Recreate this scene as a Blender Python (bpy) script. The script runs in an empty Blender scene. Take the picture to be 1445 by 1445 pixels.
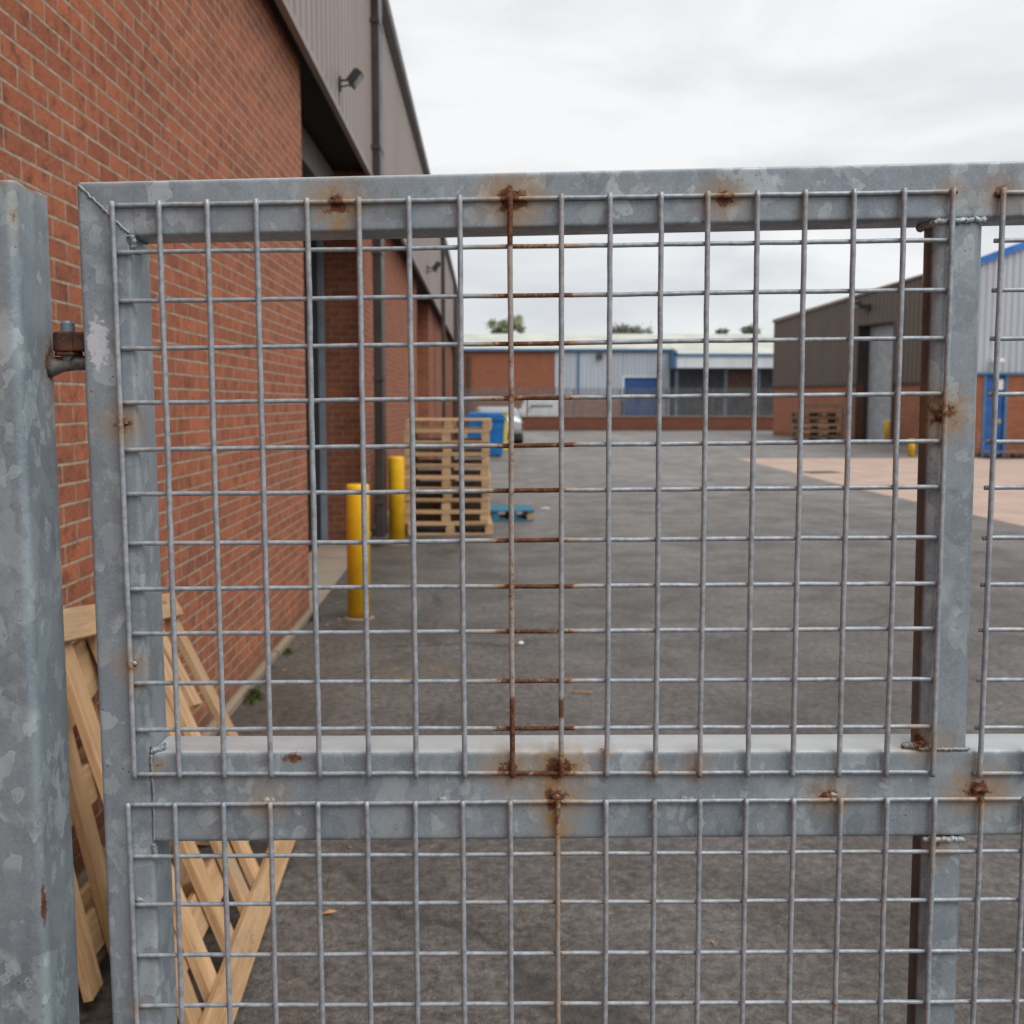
import bpy, math, random
from mathutils import Vector, Matrix, noise as mnoise
R = math.radians
random.seed(7)
sc = bpy.context.scene
col = sc.collection

# ------------------------------------------------------------------ node helpers
class NM:
    def __init__(s, name):
        s.m = bpy.data.materials.new(name); s.m.use_nodes = True
        s.t = s.m.node_tree; s.t.nodes.clear()
        s.out = s.n('ShaderNodeOutputMaterial'); s.b = s.n('ShaderNodeBsdfPrincipled')
        s.t.links.new(s.b.outputs[0], s.out.inputs[0])
        s.tc = s.n('ShaderNodeTexCoord')
    def n(s, k, **kw):
        x = s.t.nodes.new(k)
        for a, b in kw.items(): setattr(x, a, b)
        return x
    def put(s, sock, v):
        if hasattr(v, 'is_output') or isinstance(v, bpy.types.NodeSocket): s.t.links.new(v, sock)
        elif isinstance(v, (tuple, list)):
            v = tuple(v)
            if len(sock.default_value) == 4 and len(v) == 3: v = v + (1,)
            sock.default_value = v
        else: sock.default_value = v
    def math(s, op, a, b=0.0, c=0.0, clamp=False):
        x = s.n('ShaderNodeMath', operation=op, use_clamp=clamp)
        s.put(x.inputs[0], a); s.put(x.inputs[1], b); s.put(x.inputs[2], c); return x.outputs[0]
    def mix(s, f, a, b, mode='MIX'):
        x = s.n('ShaderNodeMix', data_type='RGBA', blend_type=mode); x.clamp_factor = True
        s.put(x.inputs[0], f); s.put(x.inputs[6], a); s.put(x.inputs[7], b); return x.outputs[2]
    def mapping(s, v, scale=(1, 1, 1), loc=(0, 0, 0)):
        x = s.n('ShaderNodeMapping'); s.put(x.inputs[0], v); x.inputs['Scale'].default_value = scale
        s.put(x.inputs['Location'], loc); return x.outputs[0]
    def noise(s, v, scale, detail=4, rough=.55, dist=0.0):
        x = s.n('ShaderNodeTexNoise'); s.put(x.inputs['Vector'], v); x.inputs['Scale'].default_value = scale
        x.inputs['Detail'].default_value = detail; x.inputs['Roughness'].default_value = rough
        x.inputs['Distortion'].default_value = dist; return x.outputs['Fac']
    def noisec(s, v, scale, detail=2):
        x = s.n('ShaderNodeTexNoise'); s.put(x.inputs['Vector'], v); x.inputs['Scale'].default_value = scale
        x.inputs['Detail'].default_value = detail; return x.outputs['Color']
    def vor(s, v, scale, feat='F1', out='Distance', rnd=1.0):
        x = s.n('ShaderNodeTexVoronoi', feature=feat); s.put(x.inputs['Vector'], v)
        x.inputs['Scale'].default_value = scale; x.inputs['Randomness'].default_value = rnd; return x.outputs[out]
    def ramp(s, f, a, b, lo=0.0, hi=1.0, smooth=True):
        x = s.n('ShaderNodeMapRange'); x.interpolation_type = 'SMOOTHSTEP' if smooth else 'LINEAR'
        s.put(x.inputs[0], f); x.inputs[1].default_value = a; x.inputs[2].default_value = b
        x.inputs[3].default_value = lo; x.inputs[4].default_value = hi; return x.outputs[0]
    def sep(s, v):
        x = s.n('ShaderNodeSeparateXYZ'); s.put(x.inputs[0], v); return x.outputs
    def comb(s, a, b, c):
        x = s.n('ShaderNodeCombineXYZ'); s.put(x.inputs[0], a); s.put(x.inputs[1], b); s.put(x.inputs[2], c); return x.outputs[0]
    def vadd(s, a, b):
        x = s.n('ShaderNodeVectorMath', operation='ADD'); s.put(x.inputs[0], a); s.put(x.inputs[1], b); return x.outputs[0]
    def vscale(s, a, k):
        x = s.n('ShaderNodeVectorMath', operation='SCALE'); s.put(x.inputs[0], a); s.put(x.inputs[3], k); return x.outputs[0]
    def attr(s, name):
        x = s.n('ShaderNodeAttribute'); x.attribute_name = name; return x.outputs['Fac']
    def rand(s): return s.n('ShaderNodeObjectInfo').outputs['Random']
    def bump(s, h, strength, dist=.01, normal=None):
        x = s.n('ShaderNodeBump'); s.put(x.inputs['Height'], h); x.inputs['Strength'].default_value = strength
        x.inputs['Distance'].default_value = dist
        if normal is not None: s.put(x.inputs['Normal'], normal)
        return x.outputs[0]
    def fin(s, color=None, rough=None, metal=None, normal=None, spec=None):
        if color is not None: s.put(s.b.inputs['Base Color'], color)
        if rough is not None: s.put(s.b.inputs['Roughness'], rough)
        if metal is not None: s.put(s.b.inputs['Metallic'], metal)
        if normal is not None: s.put(s.b.inputs['Normal'], normal)
        if spec is not None: s.put(s.b.inputs['Specular IOR Level'], spec)
        return s.m

def jitter_obj(m):            # object coordinates shifted per object, so copies differ
    return m.vadd(m.tc.outputs['Object'], m.vscale(m.comb(m.rand(), m.rand(), m.rand()), 37.0))

def mat_plain(name, c, rough=.6, metal=0.0, var=.15, scale=3.0, spec=.4, bump=0.0):
    m = NM(name); v = jitter_obj(m)
    f = m.noise(v, scale, 5, .6)
    c2 = tuple(x * (1 - var * 2.2) for x in c); c3 = tuple(min(1, x * (1 + var)) for x in c)
    cc = m.mix(m.ramp(f, .3, .7), c2, c3)
    nrm = m.bump(m.noise(v, scale * 12, 3), bump, .004) if bump else None
    return m.fin(cc, m.ramp(f, .3, .7, rough - .08, rough + .08), metal, nrm, spec)

def mat_galv(name, dark=(.235, .280, .322), light=(.305, .355, .400), flake=(.48, .55, .59), wire=False, fk=0.0, side=False):
    m = NM(name); v = m.tc.outputs['Object']
    if wire:
        f = m.noise(v, 110, 5, .7); c = m.mix(m.ramp(f, .3, .7), (.24, .275, .315), (.42, .46, .50))
    else:
        w = m.vadd(v, m.vscale(m.noisec(v, 12, 4), .08))
        big = m.noise(w, 8, 8, .68)
        c = m.mix(m.ramp(big, .36, .64), dark, light)
        st = m.noise(m.mapping(v, (75, 75, 8)), 1.0, 5, .65)           # faint drawn / run streaks
        c = m.mix(m.ramp(st, .40, .75, 0, .35), c, tuple(x * .8 for x in dark))
        fg = m.noise(v, 320, 3, .7)
        c = m.mix(m.ramp(fg, .45, .75, 0, .40), c, tuple(x * 1.35 for x in light))
        c = m.mix(m.ramp(m.noise(v, 150, 4, .7), .52, .72, 0, .35), c, tuple(x * .62 for x in dark))
        # zinc spangle: warped crystals at three sizes, a fraction of them brighter, crisp edged
        def flakes(scale, sq, off, thr, amt, zsc, tint, warp):
            nonlocal c
            wf = m.vadd(m.mapping(v, (1, 1, sq), off), m.vscale(m.noisec(m.vadd(v, off), scale * .9, 3), warp / scale))
            cc = m.sep(m.vor(wf, scale, 'F1', 'Color'))
            mask = m.math('MULTIPLY', m.ramp(cc[0], thr - fk, thr - fk + .015), m.ramp(m.noise(m.vadd(v, off), zsc, 3), .44, .54))
            eat = m.ramp(m.noise(m.vadd(v, off), scale * 2.6, 5, .7), .36, .46)
            tn = m.mix(cc[1], tint, tuple(x * .72 for x in tint))
            c = m.mix(m.math('MULTIPLY', m.math('MULTIPLY', mask, eat), amt), c, tn)
        flakes(24, .55, (0, 0, 0), .86, .42, 6, flake, .8)
        flakes(46, .65, (3, 1, 2), .79, .72, 9, flake, .75)
        flakes(95, .75, (1, 5, 4), .77, .65, 12, flake, .6)
        flakes(40, .6, (7, 2, 6), .84, .38, 7, tuple(x * .72 for x in dark), .8)
        if side:                                       # dark brown shade painted onto the inner side, in place of occlusion
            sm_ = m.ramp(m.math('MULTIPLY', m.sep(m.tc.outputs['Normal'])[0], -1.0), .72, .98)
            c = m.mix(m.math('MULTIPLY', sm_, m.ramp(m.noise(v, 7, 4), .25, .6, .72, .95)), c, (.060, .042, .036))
        # white zinc bloom and tiny pits
        bl = m.ramp(m.noise(m.vadd(v, (5, 2, 1)), 34, 7, .78), .58, .70, 0, .5)
        c = m.mix(bl, c, (.52, .55, .60))
        pit = m.math('MULTIPLY', m.ramp(m.vor(v, 90), .12, .05), m.ramp(m.noise(m.vadd(v, (9, 9, 9)), 14, 2), .54, .62))
        c = m.mix(m.math('MULTIPLY', pit, .85), c, (.07, .05, .04))
        scr = m.ramp(m.noise(m.mapping(v, (900, 900, 35), (2, 7, 3)), 1, 2), .66, .72, 0, .3)
        c = m.mix(scr, c, (.12, .13, .14))
        up_ = m.ramp(m.sep(m.n('ShaderNodeNewGeometry').outputs['Normal'])[2], .5, .95)   # upward faces painted paler, standing in for light from above
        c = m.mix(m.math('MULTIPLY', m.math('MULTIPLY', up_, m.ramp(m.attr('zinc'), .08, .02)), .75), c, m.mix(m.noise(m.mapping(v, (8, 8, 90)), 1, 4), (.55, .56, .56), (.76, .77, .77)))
    rust = m.attr('rust'); stain = m.attr('stain'); zinc = m.attr('zinc')
    n1 = m.noise(v, 260 if wire else 190, 5, .7); n2 = m.noise(v, 60, 4, .65)
    st = m.math('MULTIPLY', stain, m.ramp(n2, .25, .75, .55, 1.1), clamp=True)
    c = m.mix(m.math('MULTIPLY', st, .9), c, m.mix(n1, (.27, .125, .022), (.42, .26, .075)))
    rm = m.ramp(m.math('ADD', rust, m.math('MULTIPLY', m.math('SUBTRACT', m.math('ADD', m.math('MULTIPLY', n1, .6), m.math('MULTIPLY', n2, .4)), .5), 2.3)), .34, .66)
    rm = m.math('MULTIPLY', rm, m.ramp(rust, .02, .12))
    c = m.mix(rm, c, m.mix(m.ramp(n1, .35, .7), (.038, .016, .010), (.215, .075, .026)))
    zm = m.math('MULTIPLY', m.ramp(m.math('ADD', zinc, m.math('MULTIPLY', m.math('SUBTRACT', n1, .5), 2.4)), .40, .62), m.ramp(zinc, .02, .15))
    c = m.mix(m.math('MULTIPLY', zm, .9), c, (.62, .63, .68))
    met = m.math('SUBTRACT', .22 if not wire else .25, m.math('MULTIPLY', m.math('MAXIMUM', rm, st), .42), clamp=True)
    rough = m.math('ADD', m.ramp(m.noise(v, 22, 4), .3, .7, .38, .58), m.math('MULTIPLY', m.math('MAXIMUM', rm, zm), .35), clamp=True)
    h = m.math('ADD', m.math('MULTIPLY', m.noise(v, 120, 4, .6), .35), m.math('MULTIPLY', m.math('MULTIPLY', m.math('MAXIMUM', rm, zm), n1), 1.6))
    return m.fin(c, rough, met, m.bump(h, .35, .0015 if not wire else .0008), .5)

def mat_brick(name, course=.066, length=.23, c1=(.45, .140, .066), c2=(.28, .085, .046), mortar=(.47, .37, .27), dirt=.5):
    m = NM(name); v = m.tc.outputs['Object']; x = m.sep(v); nn = m.sep(m.tc.outputs['Normal'])
    side = m.math('GREATER_THAN', m.math('ABSOLUTE', nn[0]), .5)
    u = m.math('ADD', m.math('MULTIPLY', side, x[1]), m.math('MULTIPLY', m.math('SUBTRACT', 1.0, side), x[0]))
    wob = m.vscale(m.noisec(v, 6, 3), .006)
    vec = m.vadd(m.comb(u, x[2], 0.0), wob)
    b = m.n('ShaderNodeTexBrick'); m.put(b.inputs['Vector'], vec); b.inputs['Scale'].default_value = 1.0
    b.offset = .5
    b.inputs['Color1'].default_value = (0, 0, 0, 1); b.inputs['Color2'].default_value = (1, 1, 1, 1); b.inputs['Mortar'].default_value = (.5, .5, .5, 1)
    b.inputs['Mortar Size'].default_value = .0055; b.inputs['Mortar Smooth'].default_value = .25; b.inputs['Bias'].default_value = -.1
    b.inputs['Brick Width'].default_value = length; b.inputs['Row Height'].default_value = course
    rnd = m.sep(b.outputs['Color'])[0]; fac = b.outputs['Fac']
    grain = m.noise(v, 55, 5, .7); big = m.noise(v, 1.1, 4, .6); patch = m.noise(v, 14, 4, .65)
    c = m.mix(rnd, c1, c2)
    c = m.mix(m.ramp(patch, .46, .70, 0, .8), c, (.13, .045, .030))
    c = m.mix(m.ramp(grain, .4, .8, 0, .5), c, (.52, .20, .09))
    c = m.mix(m.ramp(m.noise(v, 95, 4, .75), .52, .66, 0, .7), c, (.11, .040, .026))
    c = m.mix(m.ramp(big, .35, .75, 0, .28), c, (.16, .085, .06))
    mc = m.mix(m.ramp(m.noise(v, 25, 4), .3, .7), tuple(k * .62 for k in mortar), mortar)
    c = m.mix(fac, c, mc)
    low = m.ramp(m.math('ADD', x[2], m.math('MULTIPLY', m.noise(v, 3, 4), -.5)), .05, -.25)   # splashed dirt and moss at the foot
    c = m.mix(m.math('MULTIPLY', low, dirt), c, (.07, .055, .035))
    eff = m.math('MULTIPLY', m.ramp(m.noise(m.mapping(v, (3, 3, .5)), 1, 5), .60, .80), .22)
    c = m.mix(eff, c, (.45, .36, .30))
    h = m.math('ADD', m.math('MULTIPLY', m.math('SUBTRACT', 1.0, fac), 1.0), m.math('MULTIPLY', grain, .5))
    return m.fin(c, .88, 0, m.bump(h, 1.0, .010), .25)

def mat_asphalt():
    m = NM('asphalt'); v = m.tc.outputs['Object']; x = m.sep(v)
    big = m.noise(v, .35, 5, .6, .4); mid = m.noise(v, 2.3, 5, .65); fine = m.noise(v, 90, 3, .7)
    base = m.mix(m.ramp(big, .3, .7), (.080, .076, .074), (.122, .118, .116))
    base = m.mix(m.ramp(mid, .35, .7, 0, .55), base, (.070, .060, .054))
    base = m.mix(m.ramp(m.noise(v, 14, 5, .7), .42, .62, 0, .45), base, (.050, .044, .040))
    base = m.mix(m.ramp(m.noise(v, 38, 4, .7), .50, .66, 0, .55), base, (.150, .138, .128))
    base = m.mix(m.ramp(m.noise(v, 260, 2), .50, .75, 0, .55), base, (.19, .175, .16))
    st = m.vor(v, 120, 'F1', 'Distance'); cs = m.sep(m.vor(v, 120, 'F1', 'Color'))
    stone = m.math('MULTIPLY', m.ramp(st, .30, .20), m.ramp(cs[0], .72, .76))
    base = m.mix(m.math('MULTIPLY', stone, .75), base, m.mix(cs[1], (.30, .24, .20), (.20, .19, .18)))
    st2 = m.vor(v, 34, 'F1', 'Distance'); cs2 = m.sep(m.vor(v, 34, 'F1', 'Color'))
    grit = m.math('MULTIPLY', m.ramp(st2, .14, .09), m.ramp(cs2[0], .84, .87))
    base = m.mix(m.math('MULTIPLY', grit, .8), base, (.36, .29, .23))
    base = m.mix(m.ramp(fine, .42, .30, 0, .6), base, (.030, .027, .025))
    # reinstated strips, long tyre-polished bands, and a few tar joints
    band = m.ramp(m.noise(m.mapping(v, (.55, .06, 1)), 1, 3), .45, .65, 0, .5)
    base = m.mix(band, base, (.145, .138, .132))
    cr = m.vor(m.vadd(v, m.vscale(m.noisec(v, 1.3, 4), .8)), .22, 'DISTANCE_TO_EDGE')
    crack = m.math('MULTIPLY', m.ramp(cr, .010, .003), m.ramp(m.noise(v, .5, 2), .46, .60))
    base = m.mix(m.math('MULTIPLY', crack, .75), base, (.035, .032, .03))
    # damp dirt along the foot of the left wall
    near = m.ramp(m.math('ADD', x[0], m.math('MULTIPLY', m.noise(v, 2.2, 5), 1.2)), .25, -.65)
    base = m.mix(m.math('MULTIPLY', near, .6), base, (.058, .048, .038))
    oil = m.ramp(m.noise(m.vadd(v, (3, 8, 0)), .8, 3), .64, .72, 0, .35)
    base = m.mix(oil, base, (.045, .042, .040))
    grainy = m.noise(m.vadd(v, (2, 3, 0)), 22, 9, .86)
    base = m.mix(1.0, base, m.mix(m.ramp(grainy, .36, .64), (.42, .40, .38), (1.62, 1.60, 1.58)), 'MULTIPLY')
    pa = m.noise(m.vadd(v, (11, 3, 0)), 1.1, 6, .7, .6)
    base = m.mix(1.0, base, m.mix(m.ramp(pa, .38, .60), (.74, .72, .70), (1.14, 1.14, 1.14)), 'MULTIPLY')
    sx_ = m.math('ADD', x[0], m.math('MULTIPLY', m.noise(m.mapping(v, (.2, .12, 1)), 1, 3), 3.0))
    ty = m.math('ABSOLUTE', m.math('SUBTRACT', m.math('FRACT', m.math('MULTIPLY', sx_, .52)), .5))
    tm_ = m.math('MULTIPLY', m.ramp(ty, .11, .03), m.ramp(m.noise(m.mapping(v, (1, .25, 1), (4, 1, 0)), 1, 4), .46, .62))
    base = m.mix(m.math('MULTIPLY', tm_, .32), base, (.045, .043, .043))
    yl = m.math('MULTIPLY', m.ramp(m.math('ABSOLUTE', m.math('SUBTRACT', x[1], 6.75)), .30, .1), m.ramp(m.math('ABSOLUTE', m.math('ADD', x[0], .45)), .35, .1))
    base = m.mix(m.math('MULTIPLY', m.math('MULTIPLY', yl, m.ramp(mid, .4, .6)), .35), base, (.24, .19, .07))
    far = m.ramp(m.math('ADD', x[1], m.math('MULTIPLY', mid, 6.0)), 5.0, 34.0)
    base = m.mix(1.0, base, m.mix(far, (.93, .91, .89), (1.60, 1.62, 1.65)), 'MULTIPLY')  # distant asphalt coloured lighter, standing in for sky sheen at grazing angles
    h = m.math('ADD', m.math('MULTIPLY', fine, .9), m.math('MULTIPLY', m.noise(v, 26, 5, .7), 2.2))
    rough = m.ramp(mid, .3, .7, .46, .66)
    return m.fin(base, rough, 0, m.bump(h, .8, .008), .5)

def mat_concrete(name, c=(.36, .28, .22), dirty=.5):
    m = NM(name); v = m.tc.outputs['Object']
    f = m.noise(v, 1.2, 6, .65); g = m.noise(v, 60, 3)
    cc = m.mix(m.ramp(f, .3, .72, 0, dirty), c, tuple(k * .55 for k in c))
    cc = m.mix(m.ramp(g, .5, .8, 0, .4), cc, tuple(k * 1.25 for k in c))
    j = m.sep(v)
    wv = m.math('ABSOLUTE', m.math('SUBTRACT', m.math('FRACT', m.math('MULTIPLY', j[1], .21)), .5))
    cc = m.mix(m.math('MULTIPLY', m.ramp(wv, .007, .003), .6), cc, (.06, .055, .05))
    return m.fin(cc, .85, 0, m.bump(g, .3, .004), .3)

def mat_wood(name, a=(.52, .33, .17), b=(.36, .205, .095), grey=.25, dark=(.10, .06, .035)):
    m = NM(name); v = jitter_obj(m)
    w = m.vadd(m.mapping(v, (2.2, 26, 26)), m.vscale(m.noisec(v, 3, 3), 1.6))
    g = m.noise(w, 1.0, 5, .6); ring = m.noise(m.mapping(v, (3, 90, 90)), 1.0, 3)
    c = m.mix(m.ramp(g, .30, .70), a, b)
    c = m.mix(m.ramp(ring, .52, .70, 0, .4), c, tuple(k * .6 for k in b))
    c = m.mix(m.math('MULTIPLY', m.rand(), .6), c, tuple(k * .66 for k in b))
    c = m.mix(m.ramp(m.noise(v, 3.5, 4, .6), .45, .75, 0, grey * 2), c, (.33, .26, .19))
    sm = m.ramp(m.noise(m.mapping(v, (4, 14, 14)), 1, 5, .7), .62, .76, 0, .75)
    c = m.mix(sm, c, dark)
    c = m.mix(m.ramp(m.noise(m.mapping(v, (5, 130, 130)), 1.0, 4, .7), .54, .68, 0, .5), c, tuple(k * .45 for k in b))
    c = m.mix(m.ramp(m.noise(m.mapping(v, (7, 9, 9), (3, 3, 3)), 1, 6, .75), .56, .68, 0, .45), c, (.17, .10, .055))
    kn = m.math('MULTIPLY', m.ramp(m.vor(m.mapping(v, (3, 11, 11)), 1.0), .16, .06), .8)
    c = m.mix(kn, c, dark)
    return m.fin(c, .78, 0, m.bump(m.math('ADD', g, ring), .35, .003), .3)

def mat_clad(name, c, streak=.35):
    m = NM(name); v = m.tc.outputs['Object']
    f = m.noise(m.mapping(v, (1.3, 1.3, .25)), 1, 5, .6); s = m.noise(m.mapping(v, (9, 9, .35)), 1, 4, .6)
    cc = m.mix(m.ramp(f, .3, .7, 0, .6), c, tuple(k * .78 for k in c))
    cc = m.mix(m.ramp(s, .5, .75, 0, streak), cc, tuple(k * .6 for k in c))
    cc = m.mix(m.ramp(m.noise(m.vadd(v, (4, 4, 4)), 3, 5), .62, .75, 0, .25), cc, tuple(min(1, k * 1.4) for k in c))
    return m.fin(cc, .5, 0, None, .45)

def mat_yellow():
    m = NM('yellow_paint'); v = jitter_obj(m)
    f = m.noise(v, 6, 5); c = m.mix(m.ramp(f, .3, .75), (.90, .52, .012), (.72, .39, .010))
    z = m.sep(m.tc.outputs['Object'])[2]
    c = m.mix(m.ramp(m.math('ADD', z, m.math('MULTIPLY', f, -.10)), .03, -.05, 0, .6), c, (.10, .07, .035))
    chip = m.ramp(m.noise(v, 26, 4, .7), .70, .74); c = m.mix(m.math('MULTIPLY', chip, .5), c, (.20, .14, .08))
    c = m.mix(m.ramp(m.noise(m.mapping(v, (14, 14, 1.5)), 1, 4), .6, .8, 0, .4), c, (.40, .24, .03))
    return m.fin(c, .48, 0, m.bump(f, .1, .003), .4)

M = {}
M['galv'] = mat_galv('galvanised_steel'); M['galv_post'] = mat_galv('galvanised_post_steel', (.205, .250, .290), (.275, .325, .368), (.47, .55, .58), fk=.03); M['galv_side'] = mat_galv('galvanised_shaded_side_steel', side=True); M['wire'] = mat_galv('galvanised_wire', wire=True)
M['brick'] = mat_brick('red_brick'); M['brick_far'] = mat_brick('red_brick_pier', .078, .225, (.36, .11, .055), (.21, .065, .04), (.42, .31, .22))
M['brick_dist'] = mat_brick('orange_brick', .09, .26, (.34, .12, .062), (.24, .085, .048), (.30, .18, .12))
M['brick_pale'] = mat_brick('salmon_brick', .09, .26, (.48, .20, .12), (.40, .16, .095), (.42, .24, .17))
M['brick_dark'] = mat_brick('dark_boundary_brick', .075, .225, (.20, .068, .046), (.12, .045, .035), (.15, .09, .07))
M['asphalt'] = mat_asphalt(); M['apron'] = mat_concrete('tan_concrete', (.46, .34, .28)); M['bay'] = mat_concrete('bay_concrete', (.30, .235, .185))
M['footing'] = mat_concrete('wall_foot', (.27, .21, .15))
M['taupe'] = mat_clad('taupe_cladding', (.27, .225, .205)); M['brown'] = mat_clad('brown_cladding', (.155, .118, .092), .2)
M['grey_clad'] = mat_clad('grey_cladding', (.42, .46, .52), .2); M['white_clad'] = mat_clad('white_cladding', (.60, .64, .68), .15)
M['roof_cream'] = mat_plain('cream_roof', (.50, .51, .45), .6, 0, .08, .4)
M['blue_trim'] = mat_plain('blue_trim', (.06, .17, .32), .45, 0, .1)
M['dark_trim'] = mat_plain('dark_brown_trim', (.060, .045, .040), .5, 0, .15)
M['pipe'] = mat_plain('brown_downpipe', (.048, .036, .033), .45, 0, .15)
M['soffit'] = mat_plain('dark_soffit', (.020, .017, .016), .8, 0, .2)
M['teal'] = mat_plain('teal_shutter', (.10, .20, .20), .5, 0, .15)
M['blackish'] = mat_plain('dark_opening', (.012, .012, .012), .8, 0, .1)
M['steel_blue'] = mat_plain('steel_channel', (.20, .24, .29), .45, .2, .12)
M['yellow'] = mat_yellow()
M['black'] = mat_plain('black_metal', (.022, .025, .028), .45, 0, .15)
M['lens'] = mat_plain('lamp_lens', (.42, .43, .40), .2, 0, .1)
M['wood'] = mat_wood('fresh_pallet_wood', (.64, .42, .235), (.42, .25, .12), .25)
M['wood_old'] = mat_wood('weathered_pallet_wood', (.66, .45, .27), (.46, .29, .15), .2)
M['wood_dark'] = mat_wood('old_dark_wood', (.17, .125, .09), (.10, .075, .055), .4)
M['wood_blue'] = mat_wood('blue_painted_wood', (.035, .22, .34), (.02, .14, .24), .1, (.02, .06, .08))
M['blue_plastic'] = mat_plain('blue_plastic', (.012, .16, .46), .4, 0, .12)
M['yellow_plastic'] = mat_plain('yellow_plastic', (.65, .50, .04), .5, 0, .1)
M['door_blue'] = mat_plain('blue_door_paint', (.02, .10, .34), .45, 0, .12)
M['shutter_blue'] = mat_plain('blue_shutter', (.03, .09, .28), .45, 0, .12)
M['shutter_grey'] = mat_plain('grey_shutter', (.46, .48, .50), .5, .0, .12)
M['palisade'] = mat_plain('palisade_steel', (.15, .155, .16), .5, .3, .15)
M['paper'] = mat_plain('white_notice', (.70, .72, .74), .6, 0, .05)
M['car_silver'] = mat_plain('silver_car_paint', (.36, .39, .42), .25, .5, .04); M['van_white'] = mat_plain('white_van_paint', (.74, .76, .78), .3, 0, .04)
M['glass'] = mat_plain('dark_glass', (.03, .035, .04), .08, 0, .05, spec=.6)
M['tyre'] = mat_plain('tyre_rubber', (.02, .02, .02), .85, 0, .1); M['rim'] = mat_plain('alloy_rim', (.35, .35, .36), .35, .6, .05)
M['tail'] = mat_plain('tail_lamp_red', (.30, .015, .012), .3, 0, .05)
M['bark'] = mat_plain('tree_bark', (.09, .07, .05), .9, 0, .2); 
def mat_leaf(name, a, b):
    m = NM(name); v = m.tc.outputs['Object']
    return m.fin(m.mix(m.ramp(m.noise(v, 1.2, 4), .35, .65), a, b), .7, 0, None, .3)
M['leaf'] = mat_leaf('tree_leaves', (.17, .20, .12), (.30, .34, .21)); M['leaf2'] = mat_leaf('dark_tree_leaves', (.10, .11, .085), (.18, .19, .14))
M['moss'] = mat_leaf('moss_green', (.035, .05, .015), (.10, .12, .04)); M['dry'] = mat_plain('dry_leaf', (.40, .22, .11), .8, 0, .2, 30)
M['litter'] = mat_plain('white_scrap', (.7, .7, .68), .6, 0, .05); M['iron'] = mat_plain('cast_iron', (.06, .05, .045), .6, .3, .2, 20)
def mat_rusty():
    m = NM('rusty_bolt'); v = m.tc.outputs['Object']; n = m.noise(v, 60, 5, .7); n2 = m.noise(v, 260, 4, .7)
    c = m.mix(m.ramp(n, .35, .65), (.040, .022, .017), (.12, .050, .026)); c = m.mix(m.ramp(n2, .55, .75, 0, .5), c, (.16, .12, .10))
    return m.fin(c, .8, .1, m.bump(n2, .6, .0012), .4)
def mat_grime():
    m = NM('grimy_hinge_steel'); v = m.tc.outputs['Object']; n = m.noise(v, 45, 5, .7)
    c = m.mix(m.ramp(n, .35, .62), (.075, .05, .038), (.21, .20, .19)); return m.fin(c, .55, .4, m.bump(m.noise(v, 200, 4), .5, .001), .5)
M['rusty'] = mat_rusty(); M['grime'] = mat_grime()

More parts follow.
